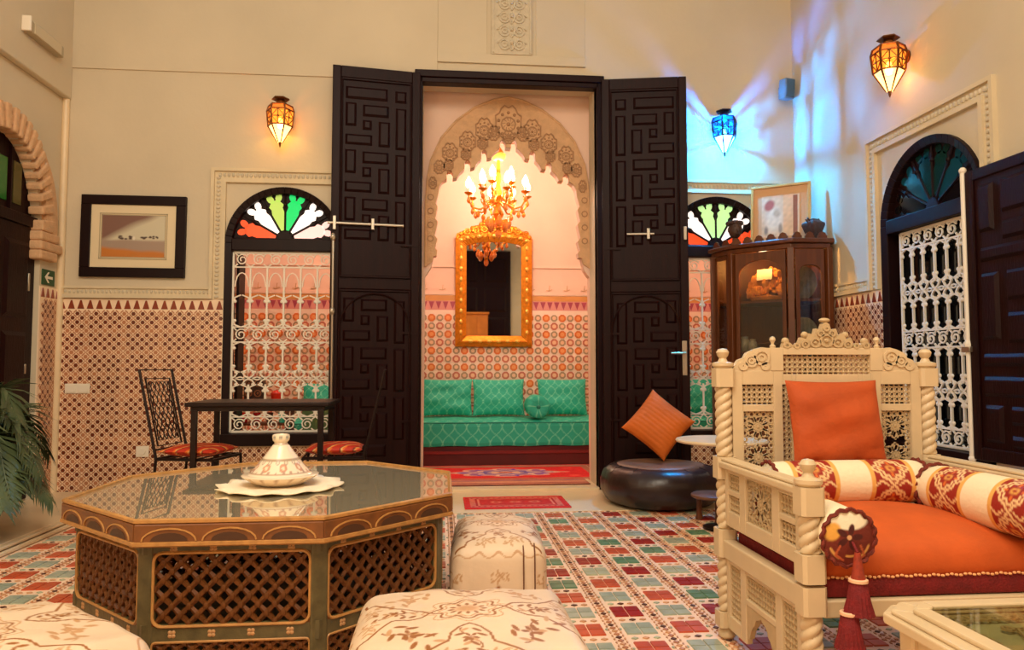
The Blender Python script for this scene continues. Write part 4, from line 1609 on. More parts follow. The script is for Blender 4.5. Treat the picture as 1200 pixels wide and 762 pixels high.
def framed(mb, x0, x1, z0, z1, holes, y0, y1):
    """board in the xz plane with rectangular holes that share a column/row grid"""
    xs = sorted({x0, x1, *[h[0] for h in holes], *[h[1] for h in holes]})
    for a, b in zip(xs[:-1], xs[1:]):
        mid = (a + b) / 2
        hs = sorted([(h[2], h[3]) for h in holes if h[0] < mid < h[1]])
        z = z0
        for c, d in hs:
            if c > z + 1e-5:
                mb.box(a, b, y0, y1, z, c)
            z = d
        if z1 > z + 1e-5:
            mb.box(a, b, y0, y1, z, z1)


AC = thing('carved_armchair', 'large white carved armchair with twisted posts and fretwork panels', 'armchair', (1.46, 2.40, 0))
HX, YBK, YFR = 0.405, 0.31, -0.33        # half width between posts, back and front in local y
specs_front = [('foot', 0, 0.045), ('block', 0.045, 0.10), ('twist', 0.10, 0.295), ('block', 0.295, 0.375), ('block', 0.385, 0.465), ('twist', 0.465, 0.575), ('block', 0.575, 0.655), ('finial', 0.655, 0.735)]
specs_back = [('foot', 0, 0.045), ('block', 0.045, 0.10), ('twist', 0.10, 0.30), ('block', 0.30, 0.40), ('twist', 0.40, 0.585), ('block', 0.585, 0.665), ('twist', 0.665, 0.925), ('block', 0.925, 0.995), ('finial', 0.995, 1.07)]
for sx in (-1, 1):
    for y, sp_ in ((YFR, specs_front), (YBK, specs_back)):
        mb = MB()
        post(mb, 0, 0, sp_, 0.0305)
        mb.build('front_post' if y < 0 else 'back_post', WHITEPAINT, AC, loc=(sx * HX, y, 0), angle=35)
    # side: arm panel and apron, built in the local yz plane by rotating an xz panel
    LN = YBK - YFR
    Mside = Matrix.Translation((sx * HX, 0, 0)) @ Matrix.Rotation(R(90), 4, 'Z')

    def side_part(name, mb, material, bevel=0.0, smooth=False):
        o = mb.build(name, material, AC, smooth=smooth, bevel=bevel)
        o.matrix_local = Mside
        return o
    a0, a1 = YFR + 0.035, YBK - 0.035
    side_part('arm_rail', MB().box(a0 - 0.02, a1 + 0.02, -0.034, 0.034, 0.628, 0.652).box(a0 - 0.02, a1 + 0.02, -0.026, 0.026, 0.652, 0.664), WHITEPAINT, 0.006)
    lx = lambda t: a1 - t * (a1 - a0)          # t = 0 at the back, 1 at the front
    holes = []
    for (t0, t1, z0, z1) in ((0.05, 0.23, 0.555, 0.612), (0.05, 0.23, 0.475, 0.535), (0.32, 0.68, 0.468, 0.615), (0.77, 0.96, 0.550, 0.612), (0.77, 0.96, 0.468, 0.530)):
        holes.append((lx(t1), lx(t0), z0, z1))
    mb = MB()
    framed(mb, a0, a1, 0.42, 0.63, holes, -0.013, 0.013)
    side_part('arm_panel_frame', mb, WHITEPAINT, 0.003)
    for i, h in enumerate(holes):
        mb = MB()
        fret(mb, *h, style='flower' if i == 2 else 'turned')
        side_part('fretwork', mb, FRET, smooth=True)
    mb = MB().box(a0, a1, -0.022, 0.022, 0.30, 0.365)
    side_part('seat_rail', mb, WHITEPAINT, 0.005)
    holes = []
    for (t0, t1, z0, z1) in ((0.05, 0.22, 0.10, 0.285), (0.30, 0.70, 0.205, 0.285), (0.78, 0.95, 0.06, 0.285)):
        holes.append((lx(t1), lx(t0), z0, z1))
    mb = MB()
    framed(mb, a0, a1, 0.05, 0.30, holes + [(lx(0.70), lx(0.30), 0.05, 0.185)], -0.012, 0.012)
    side_part('apron_frame', mb, WHITEPAINT, 0.003)
    for i, h in enumerate(holes):
        mb = MB()
        fret(mb, *h, style='turned')
        side_part('fretwork', mb, FRET, smooth=True)
    # carved bracket arch under the centre of the apron
    mb = MB()
    xa, xb = lx(0.70), lx(0.30)
    pts = [(xa, 0.185), (xa, 0.07)] + [(xa + 0.02 + (xb - xa - 0.04) * t, 0.075 + 0.085 * math.sin(PI * t) + 0.012 * abs(math.sin(5 * PI * t))) for t in [i / 14 for i in range(15)]] + [(xb, 0.07), (xb, 0.185)]
    mb.prism(pts, -0.009, 0.009)
    side_part('bracket', mb, FRET)
# back
bk0, bk1 = -HX + 0.03, HX - 0.03
bz0, bz1 = 0.40, 1.072
holes = [(-0.168, 0.151, 0.972, 1.046),
         (-0.309, -0.197, 0.858, 0.933), (0.197, 0.309, 0.858, 0.933),
         (-0.306, -0.197, 0.60, 0.832), (0.197, 0.306, 0.60, 0.832),
         (-0.165, -0.130, 0.60, 0.933), (0.130, 0.165, 0.60, 0.933), (-0.115, 0.115, 0.50, 0.92)]
holes[0] = (-0.160, 0.160, 0.972, 1.046)
KX = 1.085
holes = [(a * KX, b * KX, c, d) for a, b, c, d in holes]
mb = MB()
framed(mb, bk0, bk1, bz0, 0.985, [h for h in holes[1:]] + [(-0.160 * KX, 0.160 * KX, 0.972, 0.985)], YBK - 0.014, YBK + 0.014)
framed(mb, -0.205 * KX, 0.205 * KX, 0.985, 1.072, [(-0.160 * KX, 0.160 * KX, 0.985, 1.046)], YBK - 0.016, YBK + 0.016)
mb.build('back_frame', WHITEPAINT, AC, smooth=False, bevel=0.003)
for i, h in enumerate(holes):
    mb = MB()
    if i == 7:
        continue
    fret(mb, *h, style='flower' if i in (3, 4) else 'turned', y=YBK)
    mb.build('fretwork', FRET, AC)
MB().box(-0.125, 0.125, YBK - 0.004, YBK + 0.01, 0.49, 0.93).build('back_board', WHITEPAINT, AC, smooth=False)
for sx in (-1, 1):
    pts = [(sx * 0.205, 0.985), (sx * 0.205, 1.070), (sx * 0.235, 1.074), (sx * 0.262, 1.066), (sx * 0.290, 1.052), (sx * 0.300, 1.034), (sx * 0.320, 1.026), (sx * 0.338, 1.000), (sx * 0.345, 0.985)]
    mb = MB()
    mb.T = Matrix.Diagonal((KX, 1, 1, 1))
    mb.prism(pts, YBK - 0.012, YBK + 0.012)
    for (x, z, r_) in ((0.238, 1.035, 0.026), (0.275, 1.022, 0.020), (0.305, 1.003, 0.013), (0.225, 1.002, 0.012)):
        mb.ring((sx * x, YBK - 0.013, z), r_, 0.006, 12)
        mb.ring((sx * x, YBK - 0.013, z), r_ * 0.45, 0.005, 8)
    mb.build('corner_scroll', WHITEPAINT, AC, bevel=0.0)
    mb = MB().lathe([(0.010, 0), (0.012, 0.008), (0.006, 0.012), (0.006, 0.020), (0.012, 0.030), (0.009, 0.040), (0.001, 0.044)], 12, (sx * 0.192 * KX, YBK, 1.072))
    mb.build('small_finial', WHITEPAINT, AC)
crest = [(-0.155, 1.072), (-0.150, 1.090), (-0.128, 1.092), (-0.118, 1.082), (-0.098, 1.086), (-0.088, 1.112), (-0.070, 1.106), (-0.062, 1.128), (-0.042, 1.122), (-0.036, 1.146), (-0.018, 1.142), (-0.012, 1.164), (0.0, 1.170)]
crest = crest + [(-x, z) for x, z in reversed(crest[:-1])]
mb = MB()
mb.T = Matrix.Diagonal((KX * 1.04, 1, 1, 1))
mb.prism(crest, YBK - 0.012, YBK + 0.012)
for (x, z, r_) in ((0, 1.100, 0.022), (0.040, 1.092, 0.016), (0.075, 1.086, 0.012), (0.020, 1.128, 0.010), (0, 1.146, 0.008), (0.105, 1.080, 0.008), (0.14, 1.082, 0.009)):
    for sx in ((-1, 1) if x else (1,)):
        mb.ring((sx * x, YBK - 0.014, z), r_, 0.0055, 12)
        mb.ball((sx * x, YBK - 0.014, z), r_ * 0.4, 6, 4)
mb.ball((0, YBK, 1.178), 0.014, 10, 6, (1.5, 1, 0.7))
mb.ball((-0.072, YBK, 1.122), 0.013, 8, 6)
mb.ball((0.072, YBK, 1.122), 0.013, 8, 6)
mb.ball((-0.14, YBK, 1.098), 0.014, 8, 6)
mb.ball((0.14, YBK, 1.098), 0.014, 8, 6)
mb.build('crest', FRET, AC)
MB().box(-HX + 0.03, HX - 0.03, YFR - 0.020, YFR + 0.020, 0.285, 0.335).build('front_rail', WHITEPAINT, AC, bevel=0.005)
MB().box(-HX + 0.03, HX - 0.03, YBK - 0.02, YBK + 0.02, 0.29, 0.36).build('rear_rail', WHITEPAINT, AC, bevel=0.005)
MB().box(-HX + 0.02, HX - 0.02, YFR + 0.02, YBK - 0.02, 0.310, 0.330).build('seat_board', WHITEPAINT, AC)

# seat cushion with beaded edge
SC = thing('seat_cushion', 'thick orange velvet seat cushion with wine red band on the white armchair', 'cushion', (1.46, 2.375, 0.336))
sw, sd = 0.732, 0.62
mb = rounded_box(sw, sd, 0.075, 0.03, 40, puff=0.085)
V = np.array(mb.v)
weld(mb.build('cushion_top', SEATFAB, SC, loc=(0, 0, 0.045)))
mb = rounded_box(sw + 0.004, sd + 0.004, 0.058, 0.012, 14)
weld(mb.build('side_band', WINEFAB, SC))
mb = MB()
for i in range(52):
    mb.ball((-sw / 2 + 0.01 + (sw - 0.02) * i / 51, -sd / 2 - 0.004, 0.060 + 0.002 * math.sin(i * 1.7)), 0.0052, 6, 4, (1.2, 1, 0.8))
mb.build('beaded_piping', mat('bead_trim', (236, 170, 110), 0.5), SC, kind='stuff')

# pillow against the chair back
mb, uv = pillow(0.36, 0.31, 0.11, 44, 0.05, wr=0.010, seed=5)
o = mb.build('throw_pillow', RUSTFAB, loc=(1.450, 2.625, 0.798), rot=(R(-11), 0, R(1)))
tag(o, 'rust orange velvet pillow leaning against the back of the white armchair', 'pillow')


def bolster(name, label, loc, rot, length, r, seed, tassel=False):
    root = thing(name, label, 'bolster', loc)
    root.rotation_euler = rot
    n, m_ = 72, int(length / 0.004)
    prof = [(r * (1 - 0.10 * (abs(2 * i / m_ - 1) ** 8)), -length / 2 + length * i / m_) for i in range(m_ + 1)]
    mb = MB().lathe(prof, n, axis='x')
    V = np.array(mb.v, dtype=np.float32)
    a = np.arctan2(V[:, 2], V[:, 1])
    P = np.stack([V[:, 0], a * r], 1).astype(np.float32)
    c = np.tile(np.array(lin((240, 222, 186))), (len(V), 1))
    bw = 0.15
    nb = int(round(length / (2 * bw)))
    RED, GOLDc, CRM = (150, 34, 18), (214, 150, 70), (234, 196, 140)
    centers = [-length / 2 + length * (i + 0.5) / nb for i in range(nb)]
    for xc in centers:
        rect(P, c, xc - bw / 2, xc + bw / 2, -9, 9, RED)
        for e in (-1, 1):
            rect(P, c, xc + e * bw / 2 - 0.008, xc + e * bw / 2 + 0.008, -9, 9, (226, 168, 84))
        for k_ in range(4):
            yc = -PI * r + 2 * PI * r * (k_ + 0.5) / 4
            hgt = 2 * PI * r / 8
            for w_, s_ in ((0.004, 1.0), (0.0035, 0.72)):
                pts = []
                for t in range(41):
                    q = 2 * PI * t / 40
                    rr = 1 - 0.22 * abs(math.sin(2 * q)) + 0.08 * math.cos(8 * q)
                    pts.append((xc + s_ * 0.062 * rr * math.cos(q), yc + s_ * hgt * 0.92 * rr * math.sin(q)))
                stroke(P, c, pts, w_, CRM)
            blob(P, c, xc, yc, 0.020, 0.016, GOLDc, 0, 0.3)
            blob(P, c, xc, yc, 0.009, 0.008, RED, 0, 0.3)
            for q in range(4):
                qa = q * PI / 2
                blob(P, c, xc + 0.034 * math.cos(qa), yc + 0.026 * math.sin(qa), 0.010, 0.006, (220, 110, 40), qa, 0.4)
            for sx in (-1, 1):
                stroke(P, c, [(xc + sx * 0.02, yc + hgt), (xc + sx * 0.045, yc + hgt * 0.75), (xc + sx * 0.066, yc + hgt)], 0.0035, CRM)
    mb.col = c
    mb.build('cover', PRINT, root)
    for sx in (-1, 1):
        rp = MB()
        pts = []
        for i in range(64):
            q = 2 * PI * i / 64
            rr = r * 0.98 + 0.003 * math.sin(i * PI / 2)
            pts.append((sx * length / 2 + 0.003 * math.cos(i * PI / 2), rr * math.cos(q), rr * math.sin(q)))
        rp.tube(pts, 0.0065, 5, closed=True)
        rp.build('rope_edge', mat('rope_trim', (110, 34, 18), 0.8, var=0.4, vscale=120), root)
        ef = MB()
        for k_ in range(9):
            pass
        g = [(r * 0.96 * t, sx * (length / 2 + 0.012 * (1 - t * t))) for t in [1 - i / 34 for i in range(35)]]
        g[-1] = (0.001, g[-1][1])
        ef.lathe(g, 84, axis='x')
        VV = np.array(ef.v, dtype=np.float32)
        UV = VV[:, 1:3].copy()
        cc = np.tile(np.array(lin((112, 34, 20))), (len(VV), 1))
        blob(UV, cc, 0.0, 0.056, 0.062, 0.034, (240, 226, 196), 0, 0.15)
        blob(UV, cc, 0.050 * -sx, 0.020, 0.024, 0.030, (224, 164, 70), 0.5, 0.25)
        for q in range(5):
            a_ = 0.6 + q * 1.256
            blob(UV, cc, 0.004 + 0.024 * math.cos(a_), 0.004 + 0.022 * math.sin(a_), 0.019, 0.010, (74, 18, 14), a_, 0.25)
        blob(UV, cc, 0.004, 0.004, 0.008, 0.008, (222, 170, 120), 0, 0.3)
        for a0, rr_ in ((3.5, 0.060), (4.3, 0.050), (5.2, 0.062)):
            stroke(UV, cc, [(rr_ * math.cos(a0 + t * 0.12), rr_ * math.sin(a0 + t * 0.12)) for t in range(6)], 0.0035, (216, 160, 84))
        stroke(UV, cc, [(-0.03, -0.02), (-0.045, -0.05), (-0.02, -0.064)], 0.003, (190, 90, 50))
        stroke(UV, cc, [(0.03, -0.02), (0.042, -0.045), (0.02, -0.06)], 0.003, (190, 90, 50))
        ef.col = cc
        ef.build('end_disc', PRINT, root)
    return root


bolster('bolster', 'cream and red patterned bolster lying across the back of the armchair seat', (1.425, 2.535, 0.590), (0, 0, R(1)), 0.56, 0.078, 1)
bolster('bolster', 'cream and red patterned bolster along the right arm of the armchair', (1.735, 2.19, 0.575), (0, R(0), R(91)), 0.56, 0.085, 2)
bolster('bolster', 'cream and red bolster along the left arm of the armchair, round end to the front', (1.145, 2.235, 0.525), (0, R(-2), R(90)), 0.43, 0.080, 3)

# tassels hanging from the left bolster
TS = thing('tassel', 'wine red double tassel hanging from the front end of the left bolster', 'tassel', (1.150, 1.985, 0.485))
mb = MB().lathe([(0.008, 0.0), (0.012, -0.03), (0.016, -0.055), (0.020, -0.075)], 14)
mb.build('tassel_head', mat('tassel_head', (150, 50, 24), 0.7, var=0.3, vscale=60), TS)
mb = MB().tube([(0, 0, 0), (0, 0.02, 0.02), (0, 0.03, 0.025)], 0.004, 6)
mb.build('cord', WINEFAB, TS)
for nm, dx, z0, h_ in (('upper', 0.0, -0.072, 0.095), ('lower', -0.028, -0.160, 0.10)):
    mb = MB().lathe([(0.012, z0 - 0.0), (0.022, z0 - 0.008), (0.030, z0 - h_ * 0.6), (0.040, z0 - h_), (0.030, z0 - h_ - 0.002), (0.001, z0 - h_)], 40, (dx, 0.0, 0), lobes=lambda q, z: 1 + 0.05 * math.cos(20 * q))
    mb.build('tassel_skirt', WINEFAB, TS, angle=70)
    MB().ring((dx, 0, z0 - 0.004), 0.021, 0.006, 20, 5, 'xy').build('tassel_collar', mat('tassel_collar', (240, 190, 150), 0.6), TS)

# ---------------------------------------------------------------- white tea table in the lower right corner
TT = thing('tea_table', 'low white table with glass inset in the lower right corner', 'table', (1.395, 1.40, 0))


def chamfer(hw, hd, c):
    return [(-hw + c, -hd), (hw - c, -hd), (hw, -hd + c), (hw, hd - c), (hw - c, hd), (-hw + c, hd), (-hw, hd - c), (-hw, -hd + c)]


HWT, HDT = 0.37, 0.325
mb = MB()
for hw, z0, z1, sft in ((0.0, 0.405, 0.428, 0), (-0.012, 0.428, 0.438, 0), (-0.045, 0.438, 0.450, 0)):
    o_, i_ = chamfer(HWT + hw, HDT + hw, 0.055), chamfer(HWT - 0.085, HDT - 0.085, 0.02)
    for k in range(8):
        a, b, c, d = o_[k], o_[(k + 1) % 8], i_[(k + 1) % 8], i_[k]
        mb.hexa([(p[0], p[1], z0) for p in (a, b, c, d)], [(p[0], p[1], z1) for p in (a, b, c, d)])
mb.build('top_frame', WHITEPAINT, TT, smooth=False, bevel=0.004)
MB().prism(chamfer(HWT - 0.084, HDT - 0.084, 0.02), 0.440, 0.446, 'z').build('glass_inset', clear_glass('tea_table_glass', (240, 240, 226), 0.16), TT, smooth=False)
mb = MB()
fret(mb, -0.28, 0.28, -0.24, 0.24, 'flower')
o = mb.build('inlay', FRET, TT)
o.matrix_local = Matrix.Translation((0, 0, 0.425)) @ Matrix.Rotation(R(90), 4, 'X')
MB().box(-0.285, 0.285, -0.24, 0.24, 0.405, 0.416).build('top_board', mat('sage_paint', (186, 178, 142), 0.6, var=0.15, vscale=14), TT)
mb = MB().box(-0.30, 0.30, -0.03, 0.03, 0.417, 0.437).box(-0.03, 0.03, -0.25, 0.25, 0.417, 0.4365)
mb.build('cross_bars', WHITEPAINT, TT)
for sx in (-1, 1):
    for sy in (-1, 1):
        mb = MB()
        mb.prism(chamfer(0.026, 0.026, 0.006), 0.27, 0.405, 'z')
        twist(mb, 0, 0, 0.05, 0.27, 0.024)
        mb.lathe([(0.018, 0), (0.026, 0.01), (0.026, 0.04), (0.018, 0.05)], 14)
        mb.build('leg', WHITEPAINT, TT, loc=(sx * (HWT - 0.07), sy * (HDT - 0.07), 0), angle=35)
for sx in (-1, 1):
    MB().box(sx * (HWT - 0.07) - 0.012, sx * (HWT - 0.07) + 0.012, -HDT + 0.09, HDT - 0.09, 0.31, 0.405).build('apron', WHITEPAINT, TT, bevel=0.004)
    MB().box(-HWT + 0.09, HWT - 0.09, sx * (HDT - 0.07) - 0.012, sx * (HDT - 0.07) + 0.012, 0.31, 0.405).build('apron', WHITEPAINT, TT, bevel=0.004)

# ---------------------------------------------------------------- iron chairs and table by the left window
def iron_chair(name, label, loc, rz):
    root = thing(name, label, 'chair', loc, rz, 'black iron chairs at the iron table')
    sx0, sx1, hw, sh_ = -0.19, 0.19, 0.175, 0.42
    zt, lean = 0.98, 0.13
    B = lambda y, t: (sx0 - lean * t, y, sh_ + (zt - sh_) * t)
    mb = MB().tube([B(-hw, 0), B(-hw, 1), B(hw, 1), B(hw, 0)], 0.009, 6)
    mb.tube([B(-hw, 0.10), B(hw, 0.10)], 0.006, 6)
    mb.build('back_frame', IRON, root)
    mb = MB()
    i0 = hw - 0.045
    mb.tube([B(-i0, 0.14), B(-i0, 0.90), B(i0, 0.90), B(i0, 0.14)], 0.006, 6, closed=True)
    mb.tube([B(-i0 + 0.02, 0.20), B(-i0 + 0.02, 0.86), B(i0 - 0.02, 0.86), B(i0 - 0.02, 0.20)], 0.004, 6, closed=True)
    for y in (-hw * 0.87, hw * 0.87):
        pass
    nw = 5
    yy0, yy1 = -i0 + 0.02, i0 - 0.02
    for k in range(nw + 1):
        for sg in (-1, 1):
            pts = []
            for t in range(25):
                q = t / 24
                y = yy0 + (yy1 - yy0) * k / nw + sg * (yy1 - yy0) / nw * 0.5 * math.sin(q * 5 * PI)
                pts.append(B(max(yy0, min(yy1, y)), 0.20 + 0.66 * q))
            mb.tube(pts, 0.0038, 4)
    mb.build('back_lattice', IRON, root)
    mb = MB().tube([(sx0, -hw, sh_), (sx1, -hw, sh_), (sx1, hw, sh_), (sx0, hw, sh_)], 0.010, 6, closed=True)
    for k in range(1, 6):
        x = sx0 + (sx1 - sx0) * k / 6
        mb.tube([(x, -hw, sh_), (x, hw, sh_)], 0.005, 5)
    mb.build('seat', IRON, root)
    for x, y, dx in ((sx1, -hw, 0.03), (sx1, hw, 0.03), (sx0, -hw, -0.06), (sx0, hw, -0.06)):
        MB().tube([(0, 0, sh_), (dx * 0.3, 0, sh_ * 0.5), (dx, 0, 0.0)], 0.009, 6).build('leg', IRON, root, loc=(x, y, 0))
    MB().tube([(sx0 - 0.02, -hw, 0.17), (sx0 - 0.02, hw, 0.17)], 0.006, 6).build('stretcher', IRON, root)
    return root


def stripe_cushion(name, label, loc, rz, seed):
    mb, uv = pillow(0.36, 0.35, 0.075, 40, 0.03, wr=0.003, seed=seed)
    c = np.tile(np.array(lin((196, 46, 14))), (len(uv), 1))
    s_ = (uv[:, 0] + uv[:, 1] * 0.8) / 0.085
    fr_ = np.mod(s_, 1.0)
    c[fr_ > 0.62] = lin((232, 110, 30))
    c[(fr_ > 0.80)] = lin((240, 190, 110))
    c[(fr_ > 0.88)] = lin((120, 18, 12))
    mb.col = c
    o = mb.build(name, PRINT, loc=loc, rot=(R(90), 0, rz))
    return tag(o, label, 'cushion', 'striped seat cushions on the iron chairs')


iron_chair('iron_chair', 'black iron lattice-back chair at the left end of the iron table', (-1.56, 5.0, 0), R(-13))
iron_chair('iron_chair', 'black iron chair at the right end of the iron table by the door', (-0.70, 5.02, 0), R(184))
stripe_cushion('seat_cushion', 'orange striped cushion on the left iron chair', (-1.56, 5.0, 0.466), R(-13), 3)
stripe_cushion('seat_cushion', 'orange striped cushion on the right iron chair', (-0.70, 5.02, 0.466), R(184), 4)
IT = thing('iron_table', 'narrow black iron table with plain legs below the left window', 'table', (-1.145, 5.02, 0))
MB().box(-0.44, 0.44, -0.26, 0.26, 0.752, 0.778).build('table_top', IRON, IT, bevel=0.005)
MB().box(-0.41, 0.41, -0.235, 0.235, 0.722, 0.752).build('apron', IRON, IT)
for sx in (-1, 1):
    for sy in (-1, 1):
        MB().box(-0.017, 0.017, -0.017, 0.017, 0, 0.73).build('leg', IRON, IT, loc=(sx * 0.385, sy * 0.235, 0), bevel=0.003)
for sx in (-1, 1):
    mb = MB().tube([(sx * 0.385, -0.235, 0.12), (sx * 0.385, 0.235, 0.12)], 0.008, 6)
    mb.build('stretcher', IRON, IT)
MB().tube([(-0.385, 0, 0.12), (0.385, 0, 0.12)], 0.008, 6).build('stretcher', IRON, IT)

# ---------------------------------------------------------------- leather ottoman, orange cushion, round table, low stool
OT = thing('leather_ottoman', 'round flattened black leather ottoman in front of the right door leaf', 'ottoman', (1.60, 5.37, 0))
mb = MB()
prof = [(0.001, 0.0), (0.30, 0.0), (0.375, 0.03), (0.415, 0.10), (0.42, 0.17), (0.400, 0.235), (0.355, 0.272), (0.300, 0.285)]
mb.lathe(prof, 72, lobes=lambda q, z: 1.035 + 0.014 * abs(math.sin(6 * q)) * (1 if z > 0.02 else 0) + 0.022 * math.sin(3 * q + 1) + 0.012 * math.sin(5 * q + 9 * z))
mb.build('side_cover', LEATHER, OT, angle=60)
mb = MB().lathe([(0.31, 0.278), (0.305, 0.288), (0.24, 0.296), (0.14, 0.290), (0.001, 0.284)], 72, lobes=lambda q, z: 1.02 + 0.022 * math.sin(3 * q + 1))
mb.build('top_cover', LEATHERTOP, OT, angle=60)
mb = MB()
for k in range(12):
    q = PI / 12 + k * PI / 6
    mb.tube([(math.cos(q) * r_, math.sin(q) * r_, z) for r_, z in [(x_ * (1.035 + 0.022 * math.sin(3 * q + 1) + 0.012 * math.sin(5 * q + 9 * z_)), z_) for x_, z_ in [(0.377, 0.03), (0.417, 0.10), (0.423, 0.17), (0.403, 0.236), (0.357, 0.274), (0.31, 0.287)]]], 0.003, 4)
mb.build('seams', LEATHER, OT)

mb, uv = pillow(0.40, 0.40, 0.15, 60, 0.07, seed=9)
V = np.array(mb.v, dtype=np.float32)
e = np.clip(1 - np.abs(uv[:, 0] / 0.2) ** 4, 0, 1) * np.clip(1 - np.abs(uv[:, 1] / 0.2) ** 4, 0, 1)
V[:, 1] += np.sign(V[:, 1] + 1e-6) * e * 0.005 * np.abs(np.sin(uv[:, 1] / 0.4 * 12 * PI))
mb.v = [tuple(map(float, p)) for p in V]
o = mb.build('throw_pillow', ORANGEFAB, loc=(1.63, 5.63, 0.535), angle=70)
o.matrix_world = Matrix.Translation((1.645, 5.55, 0.560)) @ Matrix.Rotation(R(-8), 4, 'Z') @ Matrix.Rotation(R(-20), 4, 'X') @ Matrix.Rotation(R(40), 4, 'Y')
tag(o, 'ribbed orange pillow standing on its corner on the black ottoman', 'pillow')

RT = thing('round_table', 'small white round side table between the ottoman and the armchair', 'table', (1.735, 4.50, 0))
MB().lathe([(0.001, 0.527), (0.255, 0.527), (0.275, 0.533), (0.28, 0.542), (0.275, 0.550), (0.001, 0.550)], 56).build('table_top', MARBLE, RT)
MB().lathe([(0.03, 0.03), (0.022, 0.10), (0.020, 0.45), (0.045, 0.51), (0.06, 0.527)], 20).build('pedestal', IRON, RT)
MB().lathe([(0.12, 0.0), (0.12, 0.012), (0.03, 0.03)], 32).build('base', IRON, RT)
LS = thing('low_stool', 'low round brown wooden stool beside the armchair, below the white round table', 'stool', (1.765, 4.74, 0))
MB().lathe([(0.001, 0.145), (0.125, 0.145), (0.14, 0.155), (0.14, 0.168), (0.13, 0.174), (0.001, 0.170)], 40).build('seat', mat('stool_wood', (112, 74, 46), 0.5, var=0.2, vscale=10), LS)
for i in range(3):
    q = PI * 0.83 + i * 2 * PI / 3
    MB().lathe([(0.024, 0), (0.018, 0.05), (0.020, 0.145)], 14).build('leg', CABWOOD, LS, loc=(0.09 * math.cos(q), 0.09 * math.sin(q), 0))

# ---------------------------------------------------------------- corner display cabinet
DCAB = thing('display_cabinet', 'brown wooden glazed display cabinet in the right corner', 'cabinet', (2.66, 5.70, 0))
CX, CY = 2.66, 5.70
FP = [(2.245, 5.93), (2.31, 5.71), (2.63, 5.36), (2.92, 5.34), (2.96, 5.42), (2.96, 5.93)]
FP = [(x - CX, y - CY) for x, y in FP]
CTOP = 1.975


def scaled(poly, d):
    cx = sum(p[0] for p in poly) / len(poly)
    cy = sum(p[1] for p in poly) / len(poly)
    out = []
    for x, y in poly:
        l = math.hypot(x - cx, y - cy)
        out.append((cx + (x - cx) * (l + d) / l, cy + (y - cy) * (l + d) / l))
    return out


def clampw(poly):
    return [(min(x, 0.335), min(y, 0.285)) for x, y in poly]


MB().prism(clampw(scaled(FP, 0.05)), CTOP - 0.035, CTOP, 'z').build('cornice', CABWOOD, DCAB, bevel=0.008)
MB().prism(clampw(scaled(FP, 0.02)), CTOP - 0.075, CTOP - 0.035, 'z').build('cornice_moulding', CABWOOD, DCAB, bevel=0.006)
MB().prism(clampw(scaled(FP, 0.02)), 0.0, 0.08, 'z').build('plinth', CABWOOD, DCAB, bevel=0.006)
for zz in (0.62, 1.10, 1.50):
    MB().prism(scaled(FP, -0.035), zz, zz + 0.022, 'z').build('shelf', CABWOOD, DCAB)
for i in range(5):
    x, y = FP[i]
    MB().box(-0.024, 0.024, -0.024, 0.024, 0.08, CTOP - 0.07).build('corner_post', CABWOOD, DCAB, loc=(x, y, 0), rot=(0, 0, (0, R(20), R(-25), R(15), R(40))[i]), bevel=0.004)
MB().box(FP[5][0] - 0.02, FP[5][0], FP[3][1] + 0.15, FP[5][1], 0.08, CTOP - 0.07).build('back_panel', CABWOOD, DCAB)
MB().box(FP[0][0], FP[5][0], FP[5][1] - 0.02, FP[5][1], 0.08, CTOP - 0.07).build('back_panel', CABWOOD, DCAB)


def face(i, j, arched):
    a, b = Vector((*FP[i], 0)), Vector((*FP[j], 0))
    L = (b - a).length
    M_ = Matrix.Translation(a) @ Matrix.Rotation(math.atan2(b.y - a.y, b.x - a.x), 4, 'Z')
    e = 0.035
    z0, z1 = 0.70, CTOP - 0.08
    MB_ = MB()
    if arched:
        cz = z1 - 0.17
        r_ = L / 2 - e - 0.03
        arc = [(L / 2 - r_ * math.cos(PI * k / 16), cz + r_ * 0.62 * math.sin(PI * k / 16)) for k in range(17)]
        poly = [(e, z0), (e, z1), (L - e, z1), (L - e, z0), (L - e - 0.03, z0)] + list(reversed(arc)) + [(e + 0.03, z0)]
        MB_.prism(poly, -0.012, 0.012)
        MB_.box(e, L - e, -0.012, 0.012, z0 - 0.04, z0)
    else:
        MB_.box(e, e + 0.025, -0.012, 0.012, z0, z1).box(L - e - 0.025, L - e, -0.012, 0.012, z0, z1).box(e, L - e, -0.012, 0.012, z1 - 0.03, z1).box(e, L - e, -0.012, 0.012, z0 - 0.03, z0)
    d = MB_.build('glazed_door', CABWOOD, DCAB, smooth=False, bevel=0.003)
    d.matrix_local = M_
    MB().box(e + 0.02, L - e - 0.02, -0.003, 0.003, z0, z1 - 0.02).build('glass', CABGLASS, d, smooth=False)
    lo_ = MB().box(e, L - e, -0.010, 0.010, 0.10, z0 - 0.04)
    lo_.taper(e + 0.03, L - e - 0.03, 0.15, z0 - 0.09, -0.010, -0.022, 0.02)
    p = lo_.build('lower_panel', CABWOOD, DCAB, smooth=False)
    p.matrix_local = M_
    # scalloped gallery along the top edge
    n = max(2, int(L / 0.085))
    for k in range(n):
        x = L * (k + 0.5) / n
        hgt = 0.052
        pts = [(-0.036, 0), (-0.036, 0.02), (-0.028, 0.024), (-0.022, 0.042), (0, hgt), (0.022, 0.042), (0.028, 0.024), (0.036, 0.02), (0.036, 0)]
        g = MB().prism(pts, -0.008, 0.008).build('gallery_crest', CABWOOD, DCAB, smooth=False)
        g.matrix_local = M_ @ Matrix.Translation((x, -0.012, CTOP))


